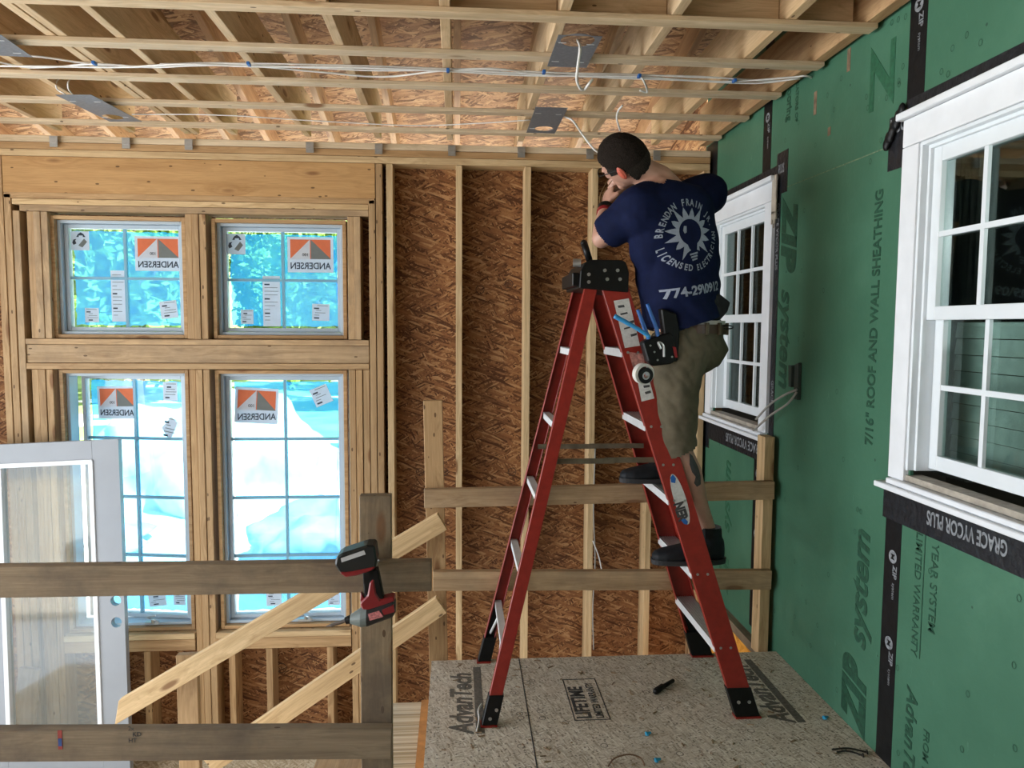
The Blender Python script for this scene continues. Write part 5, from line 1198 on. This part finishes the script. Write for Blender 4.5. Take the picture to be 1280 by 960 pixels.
bm = BM(); prism(bm, [atY(x, y, PY-.004) for x, y in ((841, 433), (845, 434), (847, 447), (844, 447))], (0, .01, 0)); mk('red_tab', bm, REDP, POU)
for k, pts in enumerate((((813, 427), (806, 415), (801, 400), (797, 387)), ((821, 422), (820, 410), (814, 396), (809, 380)))):
    pass
PL = empty('pliers', atY(817, 425, PY+.02), 'blue-handled pliers standing in the black hip pouch', 'pliers')
for pts in (((814, 430), (808, 416), (802, 400), (797, 387)), ((822, 424), (821, 412), (815, 396), (809, 380))):
    bm = BM(); tube(bm, [atY(x, y, PY+.012) for x, y in pts], lambda t: .0095-.003*t, n=10); mk('handle', bm, BLUEP, PL, smooth=True)
bm = BM(); chain(bm, [(atY(818, 432, PY+.03), .011), (atY(820, 445, PY+.03), .008)], 8); mk('jaws', bm, STEEL, PL)
bm = BM(); tube(bm, [atY(x, y, PY-.005) for x, y in ((768, 395), (781, 402), (797, 411), (812, 421))], lambda t: .0095-.002*t, n=10)
mk('nut_driver', bm, BLUEL, smooth=True, label='light blue handled tool sticking out of the hip pouch over the ladder rail', cat='hand tool')
TR = empty('tape_roll', atY(803, 466, 2.86), 'white roll of tape hanging below the hip pouch', 'tape roll')
c = atY(804, 467, 2.855); ax = V((.25, -.95, -.1)).normalized(); _, a, b = basis(ax)
def ring3(bm, c, r0, r1, h, n=28):
    L4 = [[bm.verts.new(c+ax*z+(a*math.cos(2*math.pi*i/n)+b*math.sin(2*math.pi*i/n))*r) for i in range(n)] for r, z in ((r1, -h), (r0, -h), (r0, h), (r1, h))]
    for k in range(4):
        A, B = L4[k], L4[(k+1) % 4]
        for i in range(n): bm.faces.new((A[i], A[(i+1) % n], B[(i+1) % n], B[i]))
bm = BM(); ring3(bm, c, .041, .030, .013); mk('outer_roll', bm, plain('white_tape', (.62, .60, .55), .5), TR, smooth=False)
bm = BM(); ring3(bm, c+ax*.003+V((.004, 0, -.006)), .031, .016, .013); mk('inner_roll', bm, BLACKP, TR)
bm = BM(); ring3(bm, c+ax*.004+V((.004, 0, -.006)), .016, .010, .012); mk('core', bm, STEEL, TR)
bm = BM(); q0 = atY(893, 378, 3.04)
for px, py, r in ((887, 378, .036), (899, 379, .028), (890, 391, .034), (878, 386, .032), (904, 386, .020), (884, 370, .024)): ball(bm, atY(px, py, 2.98), (r, r*.9, r), n=14)
prism(bm, [atY(x, y, 2.96) for x, y in ((872, 368), (900, 367), (914, 378), (910, 390), (900, 401), (880, 399))], (0, .06, 0))
BAG = mk('belt_bag', remeshed(bm, .006, 4), BLACKP, smooth=True, label='black lumpy belt bag on the right hip below the shirt print', cat='belt bag')
bm = BM(); cc = atY(909, 409, 2.99); tube(bm, [cc+V((math.cos(t)*.026, 0, math.sin(t)*.007)) for t in [i*math.pi/5 for i in range(11)]], .0025, k=2); tube(bm, [cc+V((-.025, 0, 0)), cc+V((-.03, 0, .03))], .003, k=1)
mk('carabiner', bm, BLACKP, BAG, smooth=True)
# fine wires being worked on
for k, pts in enumerate((((750, 258, 3.2), (750, 245, 3.22), (757, 230, 3.25), (765, 219, 3.3), (775, 205, 3.35)), ((753, 262, 3.2), (752, 248, 3.22), (759, 234, 3.25), (768, 222, 3.3)))):
    bm = BM(); tube(bm, [atY(*p) for p in pts], .0018); mk('thin_wire', bm, plain('copper_wire_%d' % k, (.35, .25, .12), .4, metal=.5), smooth=True, label='thin copper wire held at the face of the worker, %s' % ('longer one' if k == 0 else 'shorter one'), cat='wire')

# ------------------------------------------------------------------ outdoors beyond the windows
GZ = -1.35
bm = BM(); n = 60
G = [[bm.verts.new((-60+120*i/n, 4.9+95*(j/n)**1.4, GZ+(.25*noise.noise(V((i*.35, j*.35, 0))) if j > 4 else 0))) for i in range(n+1)] for j in range(n+1)]
for j in range(n):
    for i in range(n): bm.faces.new((G[j][i], G[j][i+1], G[j+1][i+1], G[j+1][i]))
mk('ground_outside', bm, plain('pale_gravel', (.68, .67, .65), .9, var=.25, scale=1.5), kind='structure', smooth=True)
bm = BM(); bxx(bm, -40, 40, -30, -1.2, GZ-.1, GZ); mk('ground_behind', bm, plain('gravel_behind', (.40, .38, .34), .9), kind='structure')
def mound(x, y, rx, ry, h, label, col, seed):
    bm = BM(); bmesh.ops.create_icosphere(bm, subdivisions=5, radius=1)
    for v in bm.verts:
        q = v.co.copy(); k = 1+.30*noise.noise(q*2.2+V((seed, 0, 0)))+.08*noise.noise(q*7+V((seed, 0, 0))); v.co = V((x+q.x*rx*k, y+q.y*ry*k, GZ+q.z*h*k))
    mk('earth_mound', bm, plain('mound_%d' % seed, col, .9, var=.35, scale=2.5), smooth=True, label=label, cat='mound', origin=(x, y, GZ))
mound(-4.2, 13.2, 2.3, 1.9, 1.65, 'pale gravel mound outside the lower right window', (.52, .50, .46), 1)
mound(-6.0, 9.5, 2.2, 1.3, .45, 'low pale mound outside the lower left window', (.50, .48, .45), 2)
mound(-1.4, 9.2, 1.3, 1.0, .75, 'grey rubble heap close outside the lower right window', (.30, .30, .31), 3)
# sided shed
SH = empty('outbuilding', (-1.3, 15, GZ), 'pale horizontally sided building outside the lower right window', 'building')
bm = BM()
for k in range(16): box(bm, (-.2, 14.0, GZ+.09+k*.17), (2.6, .03, .165), Matrix.Rotation(-.08, 3, 'X'))
mk('siding', bm, plain('pale_siding', (.62, .58, .60), .6), SH)
bm = BM(); prism(bm, [(-1.65, 13.9, GZ+2.72), (1.3, 13.9, GZ+2.72), (1.3, 16.4, GZ+3.6), (-1.65, 16.4, GZ+3.6)], (0, 0, .08)); mk('roof', bm, plain('grey_shingle', (.30, .31, .33), .8), SH)
bm = BM(); n = 40
G = [[bm.verts.new((-60+120*i/n, 16.5+1.2*noise.noise(V((i*.6, 3, 0)))+(78-16.5)*(j/n)**1.6, GZ+.06+.25*noise.noise(V((i*.35, j*.35, 0)))+(0 if j < 22 else (j-22)*1.1))) for i in range(n+1)] for j in range(n+1)]
for j in range(n):
    for i in range(n): bm.faces.new((G[j][i], G[j][i+1], G[j+1][i+1], G[j+1][i]))
mk('lawn', bm, plain('grass_slope', (.17, .27, .07), .9, var=.35, scale=.8), kind='structure', smooth=True)
# trees
def leaf_mesh(seed):
    rng = random.Random(seed); bm = BM()
    for i in range(8000):
        u = rng.uniform(-1, 1); t = rng.uniform(0, 6.283); r = rng.uniform(.55, 1)**.5; s = math.sqrt(1-u*u)
        d = V((s*math.cos(t), s*math.sin(t), u)); k = r*(1+.35*noise.noise(d*2.3+V((seed, 0, 0))))
        c = V((d.x*2.6*k, d.y*2.6*k, 5.6+d.z*4.6*k)); a = V((rng.gauss(0, 1), rng.gauss(0, 1), rng.gauss(0, 1))).normalized(); b = a.cross(V((rng.gauss(0, 1), rng.gauss(0, 1), rng.gauss(0, 1)))).normalized(); w_ = rng.uniform(.10, .24)
        bm.faces.new([bm.verts.new(c+a*w_*p+b*w_*q) for p, q in ((-1, 0), (0, -.6), (1, 0), (0, .6))])
    me = bpy.data.meshes.new('leaves'); bm.to_mesh(me); bm.free(); me.materials.append(LEAF); return me
LM = [leaf_mesh(s) for s in (1, 2, 3)]
bm = BM(); tube(bm, [(0, 0, 0), (.1, 0, 2), (0, .1, 5), (.1, .1, 8)], lambda t: .22-.16*t, n=8)
for k in range(6): a = k*1.05; tube(bm, [(0, 0, 2.5+k*.6), (math.cos(a)*1.0, math.sin(a)*1.0, 3.6+k*.7), (math.cos(a)*1.9, math.sin(a)*1.9, 4.6+k*.7)], lambda t: .07-.05*t, n=6)
TM = bpy.data.meshes.new('trunk'); bm.to_mesh(TM); bm.free(); TM.materials.append(plain('bark', (.12, .09, .07), .9))
rng = random.Random(5); tr_list = [(-26, 28), (-18.6, 26), (-11.2, 27), (-3.8, 26), (3.6, 28), (-29, 35), (-22, 34.5), (-14.8, 34), (-7.4, 34), (0, 35)]
for i, (x, y) in enumerate(tr_list):
    t = bpy.data.objects.new('broadleaf_tree', None); COL.objects.link(t); t.location = (x, y, GZ); s = rng.uniform(.95, 1.3); t.scale = (s, s, s*1.05); t.rotation_euler = (0, 0, rng.uniform(0, 6))
    props(t, 'sunlit leafy tree in the wood beyond the windows', 'tree', 'trees beyond the windows')
    c = bpy.data.objects.new('foliage', LM[i % 3]); COL.objects.link(c); c.parent = t; c = bpy.data.objects.new('trunk', TM); COL.objects.link(c); c.parent = t
